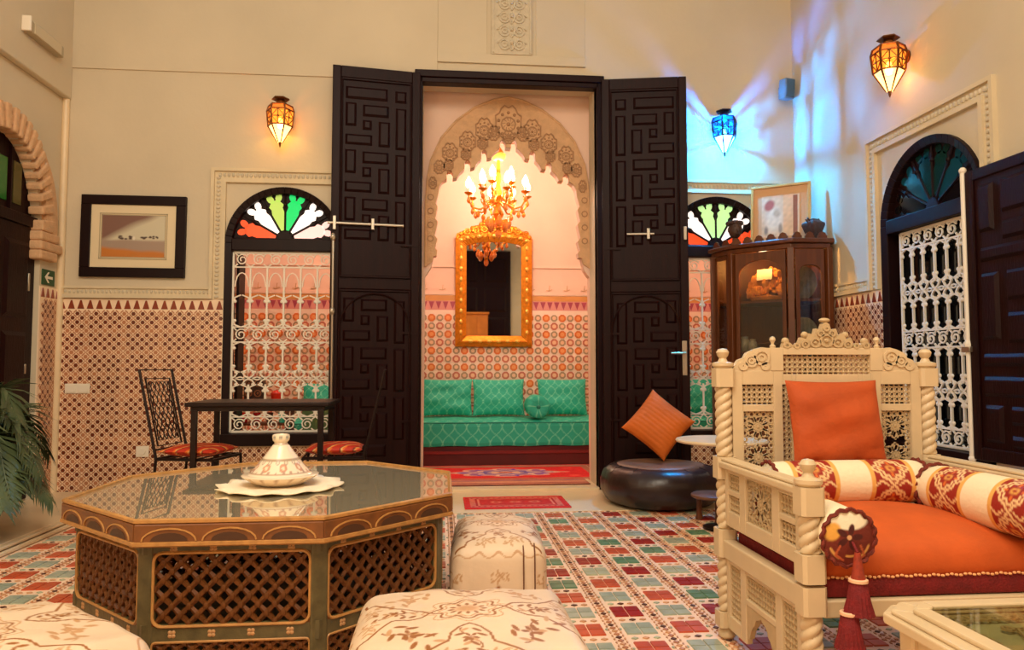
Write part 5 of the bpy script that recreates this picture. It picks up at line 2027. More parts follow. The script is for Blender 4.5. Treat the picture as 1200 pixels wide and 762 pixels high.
face(0, 1, False)
face(1, 2, True)
face(2, 3, True)
light('cabinet_lamp', 'POINT', (2.505, 5.565, 1.87), 20, (1.0, 0.50, 0.12), radius=0.03)
o = MB().lathe([(0.001, 0), (0.03, 0), (0.03, 0.02), (0.001, 0.03)], 14).build('cabinet_spot', BULB, DCAB, loc=(2.505 - CX, 5.565 - CY, CTOP - 0.075 - 0.032))
# things inside
STRAW = mat('straw', (214, 132, 46), 0.8, var=0.3, vscale=20, bump=0.8, bscale=60)
mb = MB()
rs = random.Random(3)
for i in range(170):
    a, rr = rs.uniform(0, 6.28), 0.17 * math.sqrt(rs.random())
    x, y = rr * 1.1 * math.cos(a), rr * 0.6 * math.sin(a)
    hh = 0.27 * (1 - (rr / 0.19) ** 2) + 0.02
    mb.ball((x, y, hh * rs.uniform(0.5, 1.0)), rs.uniform(0.014, 0.03), 6, 4, (1, 1, rs.uniform(0.6, 1.6)))
mb.lathe([(0.13, 0), (0.15, 0.03), (0.001, 0.06)], 20)
o = mb.build('dried_flowers', STRAW, loc=(2.595, 5.665, 1.522), rot=(0, 0, R(-50)))
tag(o, 'orange lit heap of dried flowers on the top shelf of the display cabinet', 'dried flowers')
o = MB().box(-0.062, 0.062, -0.002, 0.002, 0, 0.085).build('paper_card', WHITEPLASTIC, loc=(2.525, 5.590, 1.685), rot=(R(-8), 0, R(-50)))
tag(o, 'white blank card on the dried flowers in the cabinet', 'card')
o = MB().lathe([(0.05, 0), (0.05, 0.012), (0.11, 0.05), (0.13, 0.06), (0.125, 0.066), (0.10, 0.055), (0.001, 0.02)], 36).build('brass_dish', BRASS, loc=(2.58, 5.62, 1.122))
tag(o, 'dark brass dish on the middle shelf of the display cabinet', 'dish')
for i, (x, y, s_) in enumerate(((2.42, 5.74, 1.0), (2.44, 5.63, 0.8))):
    o = MB().lathe([(0.03 * s_, 0), (0.05 * s_, 0.03), (0.045 * s_, 0.08 * s_), (0.025 * s_, 0.10 * s_), (0.03 * s_, 0.12 * s_), (0.001, 0.115 * s_)], 24).build('ceramic_jar', mat('grey_glaze', (150, 146, 130), 0.3), loc=(x, y, 1.122 if i else 1.122))
    tag(o, ('larger grey jar' if i == 0 else 'smaller grey jar') + ' on the left of the middle cabinet shelf', 'jar', 'grey jars in the cabinet')
PLG = mat('plate_glaze', (150, 150, 130), 0.3, var=0.35, vscale=14)
for i, (x, y, z) in enumerate(((2.79, 5.55, 1.522), (2.79, 5.55, 1.122))):
    o = MB().lathe([(0.03, 0), (0.05, 0.006), (0.13, 0.028), (0.134, 0.033), (0.05, 0.014), (0.001, 0.012)], 40, axis='y').build('display_plate', PLG, loc=(x, y, z + 0.136), rot=(R(188), 0, R(5)))
    tag(o, 'grey painted plate standing on the ' + ('upper' if i == 0 else 'lower') + ' right side shelf of the cabinet', 'plate', 'plates in the cabinet')
# on top: framed picture, carved head, dark vase
PF = thing('framed_picture', 'gold framed picture leaning on top of the display cabinet', 'picture', (2.685, 5.635, CTOP + 0.002), math.atan2(-0.25, 0.36))
pw, ph = 0.46, 0.50
PF.rotation_euler = (R(-7), 0, math.atan2(-0.25, 0.36))
mb = MB()
for a, b, c, d in ((-pw / 2, pw / 2, 0, 0.022), (-pw / 2, pw / 2, ph - 0.022, ph), (-pw / 2, -pw / 2 + 0.022, 0.022, ph - 0.022), (pw / 2 - 0.022, pw / 2, 0.022, ph - 0.022)):
    mb.box(a, b, -0.014, 0.012, c, d)
mb.build('frame', mat('light_wood_frame', (196, 146, 72), 0.4, var=0.15, vscale=9), PF, smooth=False, bevel=0.003)
MB().box(-pw / 2 + 0.02, pw / 2 - 0.02, 0.0, 0.008, 0.02, ph - 0.02).build('mount', mat('mount_card', (206, 158, 112), 0.7), PF)
mb = MB()
grid(mb, 70, 90, lambda u, v: (-0.145 + 0.29 * u, -0.002, 0.065 + 0.345 * v))
UV = np.array(mb.v)[:, [0, 2]].astype(np.float32)
c = np.tile(np.array(lin((214, 178, 138))), (len(UV), 1))
rect(UV, c, 0.02, 0.105, 0.07, 0.42, (222, 170, 120))
rect(UV, c, 0.095, 0.13, 0.07, 0.40, (140, 70, 34))
blob(UV, c, -0.05, 0.21, 0.085, 0.13, (222, 204, 176), 0, 0.5)
blob(UV, c, -0.085, 0.33, 0.045, 0.06, (176, 84, 66), -0.5, 0.4)
blob(UV, c, -0.03, 0.26, 0.035, 0.05, (186, 160, 130), 0, 0.6)
blob(UV, c, -0.11, 0.12, 0.02, 0.05, (140, 120, 104), 0, 0.6)
blob(UV, c, 0.0, 0.13, 0.02, 0.06, (150, 130, 112), 0, 0.6)
n_ = smoothnoise(UV, 110, 4)[:, None]
c = np.clip(c * (1 + 0.15 * n_), 0, 1)
mb.col = c
mb.build('print', PAPER, PF)
HD = thing('wooden_bust', 'dark carved bust left of the picture on the cabinet', 'ornament', (2.36, 5.75, CTOP + 0.002))
mb = MB().lathe([(0.001, 0), (0.05, 0), (0.05, 0.015), (0.022, 0.03), (0.024, 0.06)], 18)
mb.build('stand', FACE, HD)
mb = MB().ball((0, 0, 0.135), 0.062, 18, 12, (0.85, 1.0, 1.25))
mb.ball((0, -0.055, 0.125), 0.016, 8, 6, (0.8, 1, 1.5))
for sx in (-1, 1):
    mb.ball((sx * 0.052, 0, 0.13), 0.018, 8, 6, (0.5, 0.8, 1.3))
    mb.ball((sx * 0.022, -0.052, 0.15), 0.009, 6, 4)
for k in range(16):
    q = k * PI / 8
    mb.ball((0.055 * math.cos(q), 0.055 * math.sin(q) + 0.008, 0.185), 0.018, 6, 4)
mb.ball((0, -0.052, 0.092), 0.014, 8, 4, (1.4, 0.7, 0.6))
mb.build('head', FACE, HD)
VS = thing('dark_vase', 'dark square-shouldered vase right of the picture on the cabinet', 'vase', (2.855, 5.43, CTOP + 0.002), R(20))
mb = MB().lathe([(0.028, 0), (0.036, 0.02), (0.066, 0.06), (0.088, 0.115), (0.086, 0.135), (0.045, 0.155), (0.05, 0.165), (0.001, 0.16)], 4, phase=PI / 4)
mb.build('body', FACE, VS, bevel=0.008, angle=30)
mb = MB()
for sx in (-1, 1):
    mb.tube([(sx * 0.055, 0, 0.13), (sx * 0.078, 0, 0.158), (sx * 0.06, 0, 0.17), (sx * 0.035, 0, 0.15)], 0.007, 6)
mb.build('handles', FACE, VS)

# ---------------------------------------------------------------- wall things
P1 = thing('framed_picture', 'black framed desert landscape picture on the left of the back wall', 'picture', (-2.415, YB, 2.022), R(0))
P1.rotation_euler = (0, R(0.3), 0)
pw, ph, fw = 0.79, 0.645, 0.075
mb = MB()
for a, b, c, d in ((-pw / 2, pw / 2, -ph / 2, -ph / 2 + fw), (-pw / 2, pw / 2, ph / 2 - fw, ph / 2), (-pw / 2, -pw / 2 + fw, -ph / 2 + fw, ph / 2 - fw), (pw / 2 - fw, pw / 2, -ph / 2 + fw, ph / 2 - fw)):
    mb.box(a, b, -0.035, 0, c, d)
mb.build('frame', mat('black_frame', (26, 6, 5), 0.45, spec=0.2), P1, smooth=False, bevel=0.004)
MB().box(-pw / 2 + fw, pw / 2 - fw, -0.022, -0.004, -ph / 2 + fw, ph / 2 - fw).build('mount', mat('cream_mount', (226, 206, 168), 0.7), P1)
mb = MB()
x0, z0 = 0.255, 0.182
for (s_, y_) in ((0.0, -0.026), (0.012, -0.024)):
    for a, b, c, d in ((-x0 + s_, x0 - s_, -z0 + s_, -z0 + 0.006 + s_), (-x0 + s_, x0 - s_, z0 - 0.006 - s_, z0 - s_), (-x0 + s_, -x0 + 0.006 + s_, -z0 + s_, z0 - s_), (x0 - 0.006 - s_, x0 - s_, -z0 + s_, z0 - s_)):
        mb.box(a, b, y_, -0.021, c, d)
mb.build('slip', mat('mount_slip', (176, 160, 128), 0.5), P1, smooth=False)
mb = MB()
grid(mb, 140, 100, lambda u, v: (-0.236 + 0.472 * u, -0.0235, -0.163 + 0.326 * v))
UV = np.array(mb.v)[:, [0, 2]].astype(np.float32)
u, v = UV[:, 0] / 0.236, UV[:, 1] / 0.163
c = np.tile(np.array(lin((206, 196, 168))), (len(UV), 1))
k = np.clip((v - (0.05 + 0.75 * (u + 0.35)) + 0.1 * smoothnoise(UV, 30, 2)) * 2.5, 0, 1)[:, None]
c = c * (1 - k) + np.array(lin((128, 92, 78))) * k
k = np.clip((-0.12 - v + 0.05 * smoothnoise(UV, 25, 7)) * 8, 0, 1)[:, None]
c = c * (1 - k) + np.array(lin((164, 140, 122))) * k
k = np.clip((-0.58 - v - 0.12 * u + 0.05 * smoothnoise(UV, 25, 9)) * 6, 0, 1)[:, None]
c = c * (1 - k) + np.array(lin((196, 118, 44))) * k
for i in range(26):
    xx = rnd.uniform(-0.12, 0.19)
    if -0.02 < xx < 0.02:
        continue
    blob(UV, c, xx, -0.012 + rnd.uniform(-0.01, 0.012), rnd.uniform(0.008, 0.022), rnd.uniform(0.006, 0.013), (78, 56, 48), 0, 0.6)
blob(UV, c, 0.004, -0.015, 0.014, 0.02, (226, 216, 196), 0, 0.6)
mb.col = np.clip(c, 0, 1)
mb.build('print', PAPER, P1)

EX = thing('exit_sign', 'small green exit sign with a white left arrow on the left wall', 'sign', (XL, 5.865, 1.672), R(90))
MB().box(-0.088, 0.088, -0.008, 0, -0.058, 0.058).build('plate', GREENSIGN, EX, bevel=0.002)
MB().prism([(-0.055, 0.0), (-0.012, 0.040), (0.008, 0.040), (-0.022, 0.010), (0.055, 0.010), (0.055, -0.010), (-0.022, -0.010), (0.008, -0.040), (-0.012, -0.040)], -0.010, -0.007).build('arrow', WHITEPLASTIC, EX, smooth=False)
EL = thing('emergency_light', 'grey tubular emergency light high on the left wall', 'lamp', (XL + 0.05, 5.54, 3.385), R(90))
mb = MB().prism([(-0.055, -0.05), (-0.055, 0.03), (-0.03, 0.055), (0.0, 0.055), (0.0, -0.05)], -0.22, 0.24, 'x')
mb.build('housing', mat('grey_plastic', (176, 160, 132), 0.5), EL, bevel=0.008)
MB().prism([(-0.062, -0.045), (-0.062, 0.028), (-0.030, 0.060), (-0.02, 0.055), (-0.05, 0.02), (-0.05, -0.045)], -0.17, 0.19, 'x').build('diffuser', mat('frosted_diffuser', (206, 190, 160), 0.4), EL)
MB().box(-0.235, -0.215, -0.062, 0.0, -0.05, 0.058).build('end_cap', WHITEPLASTIC, EL, bevel=0.006)
SW = thing('light_switch', 'double white light switch on the tiled wall near the left corner', 'switch', (-2.80, YB - 0.010, 0.832))
MB().box(-0.092, 0.092, -0.008, 0, -0.038, 0.038).build('plate', WHITEPLASTIC, SW, bevel=0.003)
for sx in (-1, 1):
    MB().box(sx * 0.046 - 0.036, sx * 0.046 + 0.036, -0.013, -0.007, -0.029, 0.029).build('rocker', WHITEPLASTIC, SW, bevel=0.002)
WS = thing('wall_socket', 'white wall socket low on the tiles behind the left iron chair', 'socket', (-2.305, YB - 0.010, 0.345))
MB().box(-0.048, 0.048, -0.010, 0, -0.042, 0.042).build('plate', WHITEPLASTIC, WS, bevel=0.003)
MB().lathe([(0.001, 0), (0.024, 0), (0.026, 0.006)], 18, (0, -0.0165, 0), 'y').build('outlet', WHITEPLASTIC, WS)
SP = thing('wall_speaker', 'small grey loudspeaker on the back wall near the right corner', 'speaker', (2.895, YB - 0.022, 3.37))
MB().box(-0.022, 0.022, -0.03, 0, -0.03, 0.03).build('bracket', SPEAKER, SP)
MB().box(-0.05, 0.05, -0.12, -0.03, -0.085, 0.085).build('cabinet', SPEAKER, SP, bevel=0.01, rot=(R(6), 0, R(14)))
MB().box(-0.042, 0.042, -0.126, -0.118, -0.075, 0.075).build('grille', mat('speaker_cloth', (70, 90, 92), 0.8), SP, bevel=0.004, rot=(R(6), 0, R(14)))


# ---------------------------------------------------------------- lantern sconces
def sconce(name, label, loc, rz, glass, bulbcol, power, metal, tilt=0.0):
    root = thing(name, label, 'sconce', loc, rz, 'pierced lantern sconces on the walls')
    cy = -0.125
    NS = 6
    V_ = lambda r_, z: [(r_ * math.cos(2 * PI * i / NS), cy + r_ * math.sin(2 * PI * i / NS), z) for i in range(NS)]
    levels = [(0.092, 0.115), (0.105, 0.075), (0.094, -0.045), (0.020, -0.175)]
    mb = MB().lathe([(0.030, 0.125), (0.036, 0.150), (0.028, 0.165)], 12, (0, cy, 0))
    mb.lathe([(0.060, 0.165), (0.072, 0.172), (0.064, 0.182), (0.03, 0.190), (0.001, 0.192)], NS, (0, cy, 0))
    mb.lathe([(0.092, 0.113), (0.06, 0.124), (0.03, 0.128)], NS, (0, cy, 0))
    mb.build('cap', metal, root, smooth=False)
    fr_ = MB()
    L = [V_(*l) for l in levels]
    for i in range(NS):
        fr_.tube([l[i] for l in L], [0.008, 0.008, 0.007, 0.004], 5)
        for k in (0, 1, 2):
            fr_.tube([L[k][i], L[k][(i + 1) % NS]], 0.0065, 5)
    for i in range(NS):
        a, b, c, d = Vector(L[1][i]), Vector(L[1][(i + 1) % NS]), Vector(L[2][i]), Vector(L[2][(i + 1) % NS])
        m1, m2 = (a + c) / 2, (b + d) / 2
        tp, bt = (a + b) / 2, (c + d) / 2
        fr_.tube([m1, tp, m2, bt], 0.0045, 4, closed=True)
        ce = (a + b + c + d) / 4
        for p in (tp, bt, m1, m2):
            fr_.tube([ce, p], 0.004, 4)
        fr_.ball(tuple(ce), 0.010, 6, 4)
    fr_.ball((0, cy, -0.178), 0.012, 8, 6)
    fr_.lathe([(0.001, -0.215), (0.006, -0.205), (0.010, -0.19), (0.004, -0.18)], 10, (0, cy, 0))
    fr_.build('frame', metal, root)
    inner_lv = [(r_ * 0.965, z) for r_, z in levels]
    LL = [V_(*l) for l in inner_lv]
    for k in range(3):
        for i in range(NS):
            mb = MB().add([LL[k][i], LL[k][(i + 1) % NS], LL[k + 1][(i + 1) % NS], LL[k + 1][i]], [(0, 1, 2, 3)])
            mb.build('glass_pane', glass[k], root, smooth=False)
    MB().lathe([(0.012, 0.02), (0.018, 0.0), (0.024, -0.03), (0.016, -0.06), (0.001, -0.066)], 14, (0, cy, 0)).build('bulb', bulbcol, root)
    mb = MB().tube([(0, 0, 0.06), (0, -0.03, 0.05), (0, cy + 0.09, 0.09)], 0.008, 6)
    mb.lathe([(0.045, -0.002), (0.045, -0.012), (0.02, -0.02)], 16, (0, 0, 0.06), 'y')
    mb.build('wall_arm', metal, root)
    M_ = root.matrix_basis
    w_ = M_ @ Vector((0, cy, -0.02))
    light(name + '_light', 'POINT', w_, power, {'w': (1.0, 0.62, 0.22), 'b': (0.0, 0.50, 1.0)}[bulbcol['tone']], radius=0.025)
    return root


bw_ = BULB
bw_['tone'] = 'w'
bb_ = mat('blue_bulb', (200, 235, 255), 0.5, emit=(190, 232, 255), estr=14)
bb_['tone'] = 'b'
amber = [lamp_glass('amber_glass_top', (250, 150, 60), 0.8, 0.9), lamp_glass('amber_glass', (252, 168, 60), 1.1, 0.95), lamp_glass('amber_glass_cone', (255, 214, 130), 2.6, 1.0)]
blue = [lamp_glass('blue_glass_top', (60, 150, 245), 0.3, 0.9), lamp_glass('blue_glass', (90, 190, 250), 0.22, 1.0), lamp_glass('blue_glass_cone', (170, 225, 255), 2.6, 1.0)]
sconce('lantern_sconce', 'amber lantern sconce above the left window of the back wall', (-1.285, YB, 2.945), 0, amber, bw_, 24, BRASS)
sconce('lantern_sconce', 'blue glowing lantern sconce on the back wall near the right corner', (2.345, YB, 2.965), 0, blue, bb_, 2000, mat('blue_lit_metal', (40, 34, 60), 0.4, metal=0.5))
sconce('lantern_sconce', 'amber lantern sconce on the right wall above the arched window', (XR, 4.46, 2.96), R(-90), amber, bw_, 24, BRASS)

# ---------------------------------------------------------------- gilt mirror and chandelier in the back room
MR = thing('gilt_mirror', 'tall gilt mirror with an arched carved crest on the back room wall', 'mirror', (0.572, YA - 0.018, 1.22))
gw, gh, fw = 0.43, 1.22, 0.125
mb = MB()
out = [(-gw, 0.0), (-gw, gh)] + [(-gw * math.cos(PI * k / 16), gh + 0.085 * math.sin(PI * k / 16)) for k in range(1, 16)] + [(gw, gh), (gw, 0.0)]
inn = [(-gw + fw, fw), (-gw + fw, gh - 0.10)] + [(-(gw - fw) * math.cos(PI * k / 16), gh - 0.10 + 0.055 * math.sin(PI * k / 16)) for k in range(1, 16)] + [(gw - fw, gh - 0.10), (gw - fw, fw)]
for i in range(len(out)):
    j = (i + 1) % len(out)
    a, b, c, d = out[i], out[j], inn[j], inn[i]
    mid = lambda p, q, t: (p[0] * (1 - t) + q[0] * t, p[1] * (1 - t) + q[1] * t)
    e1, e2 = mid(a, d, 0.5), mid(b, c, 0.5)
    mb.hexa([(a[0], 0, a[1]), (b[0], 0, b[1]), (e2[0], 0, e2[1]), (e1[0], 0, e1[1])], [(a[0], -0.03, a[1]), (b[0], -0.03, b[1]), (e2[0], -0.055, e2[1]), (e1[0], -0.055, e1[1])])
    mb.hexa([(e1[0], 0, e1[1]), (e2[0], 0, e2[1]), (c[0], 0, c[1]), (d[0], 0, d[1])], [(e1[0], -0.055, e1[1]), (e2[0], -0.055, e2[1]), (c[0], -0.025, c[1]), (d[0], -0.025, d[1])])
mb.build('frame', GOLD, MR, smooth=False, bevel=0.006)
MB().prism([(x * 1.01, z) for x, z in inn], -0.020, -0.012).build('mirror_glass', MIRROR, MR, smooth=False)
mb = MB()
for k in range(9):
    z = 0.16 + 0.118 * k
    for sx in (-1, 1):
        mb.ball((sx * (gw - fw / 2), -0.055, z), 0.024, 8, 5, (0.8, 0.6, 1.2))
for k in range(6):
    mb.ball((-0.26 + 0.104 * k, -0.055, fw / 2), 0.024, 8, 5, (1.2, 0.6, 0.8))
for k in range(7):
    q = PI * (k + 0.5) / 7
    mb.ball((-(gw - 0.05) * math.cos(q), -0.052, gh - 0.045 + 0.068 * math.sin(q)), 0.026, 8, 5, (1.1, 0.6, 0.9))
mb.build('carved_beads', GOLD_LIGHT, MR, kind='stuff')
mb = MB()
rs = random.Random(5)
for k in range(26):
    t = -1 + 2 * k / 25
    zc = gh + 0.085 * math.sqrt(max(0, 1 - t * t)) - 0.02
    hh = 0.11 * math.exp(-(t / 0.42) ** 2) + 0.02
    for q in range(1 + int(hh / 0.03)):
        mb.ball((t * (gw - 0.03), -0.03, zc + 0.03 + q * 0.032), 0.026, 8, 5, (1.0, 0.7, 1.0))
    if k % 3 == 0:
        mb.ring((t * (gw - 0.04), -0.045, zc + 0.035), 0.03, 0.008, 10)
mb.ball((0, -0.03, gh + 0.21), 0.04, 10, 6, (1.2, 0.6, 1))
mb.build('carved_crest', GOLD, MR)

CHX, CHY = 0.545, 7.20
CH = thing('chandelier', 'brass chandelier with candle bulbs and amber crystal drops in the back room', 'chandelier', (CHX, CHY, 2.60))
mb = MB().tube([(0, 0, 0.58), (0, 0, AH - 2.60)], 0.010, 6)
for k in range(22):
    mb.ring((0, 0, 0.62 + k * 0.033), 0.016, 0.004, 8, 4, 'xz' if k % 2 else 'yz')
mb.build('chain', BRASS, CH)
mb = MB().lathe([(0.001, -0.27), (0.02, -0.26), (0.032, -0.235), (0.02, -0.20), (0.03, -0.15), (0.055, -0.10), (0.03, -0.04), (0.02, 0.03), (0.045, 0.08), (0.03, 0.14), (0.018, 0.2), (0.035, 0.26), (0.02, 0.32), (0.015, 0.45), (0.05, 0.50), (0.055, 0.52), (0.012, 0.58)], 20)
mb.build('stem', GOLD, CH)
MB().lathe([(0.05, 0.44), (0.07, 0.47), (0.075, 0.50), (0.05, 0.515)], 20).build('crown', GOLD_LIGHT, CH)
drop_me = MB().lathe([(0.001, 0), (0.010, -0.012), (0.020, -0.045), (0.016, -0.062), (0.001, -0.075)], 6).mesh('drop', CRYSTAL, smooth=False)
big_me = MB().lathe([(0.001, 0), (0.014, -0.015), (0.030, -0.06), (0.030, -0.085), (0.018, -0.11), (0.001, -0.12)], 8).mesh('drop', CRYSTAL, smooth=False)
for tier, (na, r_, zarm, zb_, ph_) in enumerate(((8, 0.30, 0.02, 0.14, 0.2), (5, 0.16, 0.10, 0.24, 0.5))):
    for i in range(na):
        q = 2 * PI * i / na + ph_
        ca, sa = math.cos(q), math.sin(q)
        P_ = lambda rr, z: (rr * ca, rr * sa, z)
        mb = MB().tube([P_(0.02, zarm), P_(r_ * 0.35, zarm - 0.03), P_(r_ * 0.6, zarm - 0.08), P_(r_ * 0.85, zarm - 0.07), P_(r_ * 0.99, zarm - 0.01), P_(r_, zb_ - 0.05)], 0.009, 6)
        mb.tube([P_(r_ * 0.35, zarm - 0.03), P_(r_ * 0.45, zarm + 0.03), P_(r_ * 0.6, zarm + 0.02), P_(r_ * 0.55, zarm - 0.02)], 0.006, 5)
        mb.lathe([(0.008, -0.02), (0.04, 0.0), (0.044, 0.008), (0.012, 0.012)], 14, P_(r_, zb_ - 0.05))
        arm = mb.build('arm', GOLD, CH)
        MB().lathe([(0.012, 0), (0.012, 0.045)], 10, P_(r_, zb_ - 0.045)).build('candle_sleeve', WHITEPLASTIC, arm)
        MB().lathe([(0.012, 0), (0.030, 0.030), (0.030, 0.060), (0.012, 0.10), (0.001, 0.12)], 12, P_(r_, zb_)).build('bulb', BULB, arm)
        for t in range(2):
            piece('drop', drop_me, CH, (r_ * ca * (1 - 0.13 * t) , r_ * sa * (1 - 0.13 * t), zb_ - 0.075 - 0.09 * t - (0.02 if t else 0)))
for i in range(8):
    q = 2 * PI * i / 8
    piece('drop', big_me, CH, (0.10 * math.cos(q), 0.10 * math.sin(q), -0.12 - 0.03 * (i % 2)))
    piece('drop', drop_me, CH, (0.20 * math.cos(q), 0.20 * math.sin(q), -0.06))
piece('drop', big_me, CH, (0, 0, -0.22))
light('chandelier_light', 'POINT', (CHX, CHY, 2.92), 66, (1.0, 0.75, 0.63), radius=0.16)
light('back_room_light_left', 'POINT', (-1.5, 7.1, 3.3), 30, (1.0, 0.80, 0.68), radius=0.12)
light('back_room_light_right', 'POINT', (2.5, 7.1, 3.3), 30, (1.0, 0.80, 0.68), radius=0.12)

# ---------------------------------------------------------------- teal sofa with its cushions, rugs
def teal_print(UV, sx=0.085, sz=0.11, base=(30, 176, 148), line=(112, 212, 178)):
    c = np.tile(np.array(lin(base)), (len(UV), 1))
    for fam in (-1, 1):
        a = UV[:, 0] / sx + fam * (UV[:, 1] / sz) + fam * 0.10 * np.sin(2 * PI * UV[:, 1] / sz)
        d = np.abs(np.mod(a, 1.0) - 0.5)
        k = np.clip((0.06 - d) / 0.03, 0, 1)[:, None]
        c = c * (1 - k) + np.array(lin(line)) * k
    return c


SF = thing('sofa', 'long low teal banquette on a dark red base in the back room', 'sofa', (0.85, 7.88, 0))
MB().box(-2.35, 2.4, -0.33, 0.34, 0.0, 0.20).build('base', mat('red_base', (92, 12, 12), 0.6, var=0.2, vscale=4), SF, bevel=0.01)
MB().box(-2.36, 2.41, -0.345, -0.33, 0.12, 0.15).build('base_band', mat('red_base_band', (124, 20, 18), 0.6), SF)
mb = MB()
n = 620
prof = [(0.34, 0.20), (-0.35, 0.20), (-0.36, 0.23), (-0.36, 0.40), (-0.345, 0.435), (-0.30, 0.455), (0.0, 0.465), (0.34, 0.46)]
fine = []
for a, b in zip(prof[:-1], prof[1:]):
    m_ = max(1, int(math.hypot(b[0] - a[0], b[1] - a[1]) / 0.010))
    fine += [(a[0] + (b[0] - a[0]) * t / m_, a[1] + (b[1] - a[1]) * t / m_) for t in range(m_)]
fine.append(prof[-1])
acc, s_ = [0.0], 0.0
for a, b in zip(fine[:-1], fine[1:]):
    s_ += math.hypot(b[0] - a[0], b[1] - a[1])
    acc.append(s_)
grid(mb, n, len(fine), lambda u, v: (-2.36 + 4.77 * u, fine[int(round(v * (len(fine) - 1)))][0], fine[int(round(v * (len(fine) - 1)))][1] + 0.004 * math.sin(u * 60)))
UV = np.array([(-2.36 + 4.77 * i / (n - 1), acc[j]) for j in range(len(fine)) for i in range(n)], dtype=np.float32)
mb.col = teal_print(UV, 0.12, 0.16)
mb.build('mattress', TEALFAB, SF, angle=60)
MB().tube([(-2.36, -0.362, 0.435), (2.41, -0.362, 0.435)], 0.007, 6).build('piping', mat('teal_piping', (20, 140, 120), 0.6), SF)


def teal_cushion(label, x, w, h, lean, seed, rz=0.0, wr=0.008, y=7.98):
    mb, uv = pillow(w, h, 0.16, 56, 0.05, wr=wr, seed=seed)
    mb.col = teal_print(uv)
    o = mb.build('back_cushion', TEALFAB, loc=(x, y, 0.480 + h * 0.48), rot=(R(-lean), 0, rz))
    return tag(o, label, 'cushion', 'teal back cushions on the sofa')


teal_cushion('crumpled teal cushion at the left of the doorway view, on the sofa', 0.055, 0.54, 0.40, 12, 1, 0, 0.016)
teal_cushion('teal cushion in the middle of the sofa, below the gilt mirror', 0.608, 0.56, 0.40, 12, 2)
teal_cushion('teal cushion at the right of the doorway view, behind the round roll cushion', 1.30, 0.54, 0.40, 12, 4)
teal_cushion('teal sofa cushion glimpsed through the right hand arched window', 2.75, 0.56, 0.40, 12, 5)
teal_cushion('teal sofa cushion glimpsed through the left hand arched window', -1.26, 0.40, 0.36, 12, 6)
RC = thing('roll_cushion', 'round teal roll cushion with a gathered end on the sofa', 'cushion', (0.985, 7.70, 0.590))
mb = MB().lathe([(0.001, 0.16), (0.10, 0.16), (0.118, 0.14), (0.118, -0.14), (0.105, -0.163), (0.06, -0.166), (0.020, -0.155), (0.001, -0.155)], 48, axis='y', lobes=lambda q, z: 1 + (0.05 * math.sin(14 * q) if z < -0.145 else 0))
UV = np.array([(math.atan2(p[0], p[2]) * 0.118, p[1]) for p in mb.v], dtype=np.float32)
mb.col = teal_print(UV)
mb.build('cover', TEALFAB, RC, angle=60)
MB().ball((0, -0.158, 0), 0.022, 12, 8, (1, 0.5, 1)).build('button', mat('teal_button', (20, 130, 112), 0.6), RC)


def rug(name, label, loc, w, d, paintf, nx, ny, rz=0):
    mb = MB()
    grid(mb, nx, ny, lambda u, v: ((u - 0.5) * w, (v - 0.5) * d, 0.008 + 0.0012 * math.sin(u * 40) * math.sin(v * 31)))
    UV = np.array(mb.v)[:, :2].astype(np.float32)
    mb.col = np.clip(paintf(UV), 0, 1)
    o = mb.build(name, RUGMAT, loc=loc, rot=(0, 0, rz))
    s_ = o.modifiers.new('thickness', 'SOLIDIFY')
    s_.thickness = 0.007
    s_.offset = -1
    return tag(o, label, 'rug')


def paint_big(P):
    c = np.tile(np.array(lin((214, 26, 30))), (len(P), 1))
    w, d = 1.90, 1.04
    for x, col in ((0.0, (176, 110, 84)), (0.06, (200, 150, 120)), (0.075, (150, 70, 56)), (0.10, (206, 160, 124)), (0.115, (190, 40, 36))):
        k = (P[:, 1] < -d / 2 + 0.17 - x) | (P[:, 1] > d / 2 - 0.17 + x) | (np.abs(P[:, 0]) > w / 2 - 0.17 + x)
        c[k] = lin(col)
    for i in range(16):
        blob(P, c, -w / 2 + w * (i + 0.5) / 16, -d / 2 + 0.04, 0.035, 0.015, (110, 90, 130), 0, 0.5)
    ang = np.arctan2(P[:, 1] / 0.27, P[:, 0] / 0.52)
    rr = np.hypot(P[:, 0] / 0.52, P[:, 1] / 0.27)
    edge = 0.92 + 0.10 * np.cos(8 * ang)
    for f, col in ((1.0, (214, 160, 140)), (0.86, (150, 100, 150)), (0.66, (206, 170, 160)), (0.52, (116, 92, 160)), (0.34, (214, 176, 150)), (0.16, (190, 60, 60))):
        c[rr < edge * f] = lin(col)
    for i in range(14):
        q = 2 * PI * i / 14
        blob(P, c, 0.40 * math.cos(q), 0.20 * math.sin(q), 0.05, 0.025, (84, 50, 190) if i % 2 else (226, 190, 160), q, 0.5)
    for sx in (-1, 1):
        blob(P, c, sx * 0.56, 0, 0.06, 0.03, (220, 150, 130), 0, 0.4)
        for sy in (-1, 1):
            blob(P, c, sx * 0.62, sy * 0.24, 0.07, 0.04, (236, 90, 70), 0, 0.6)
    return c


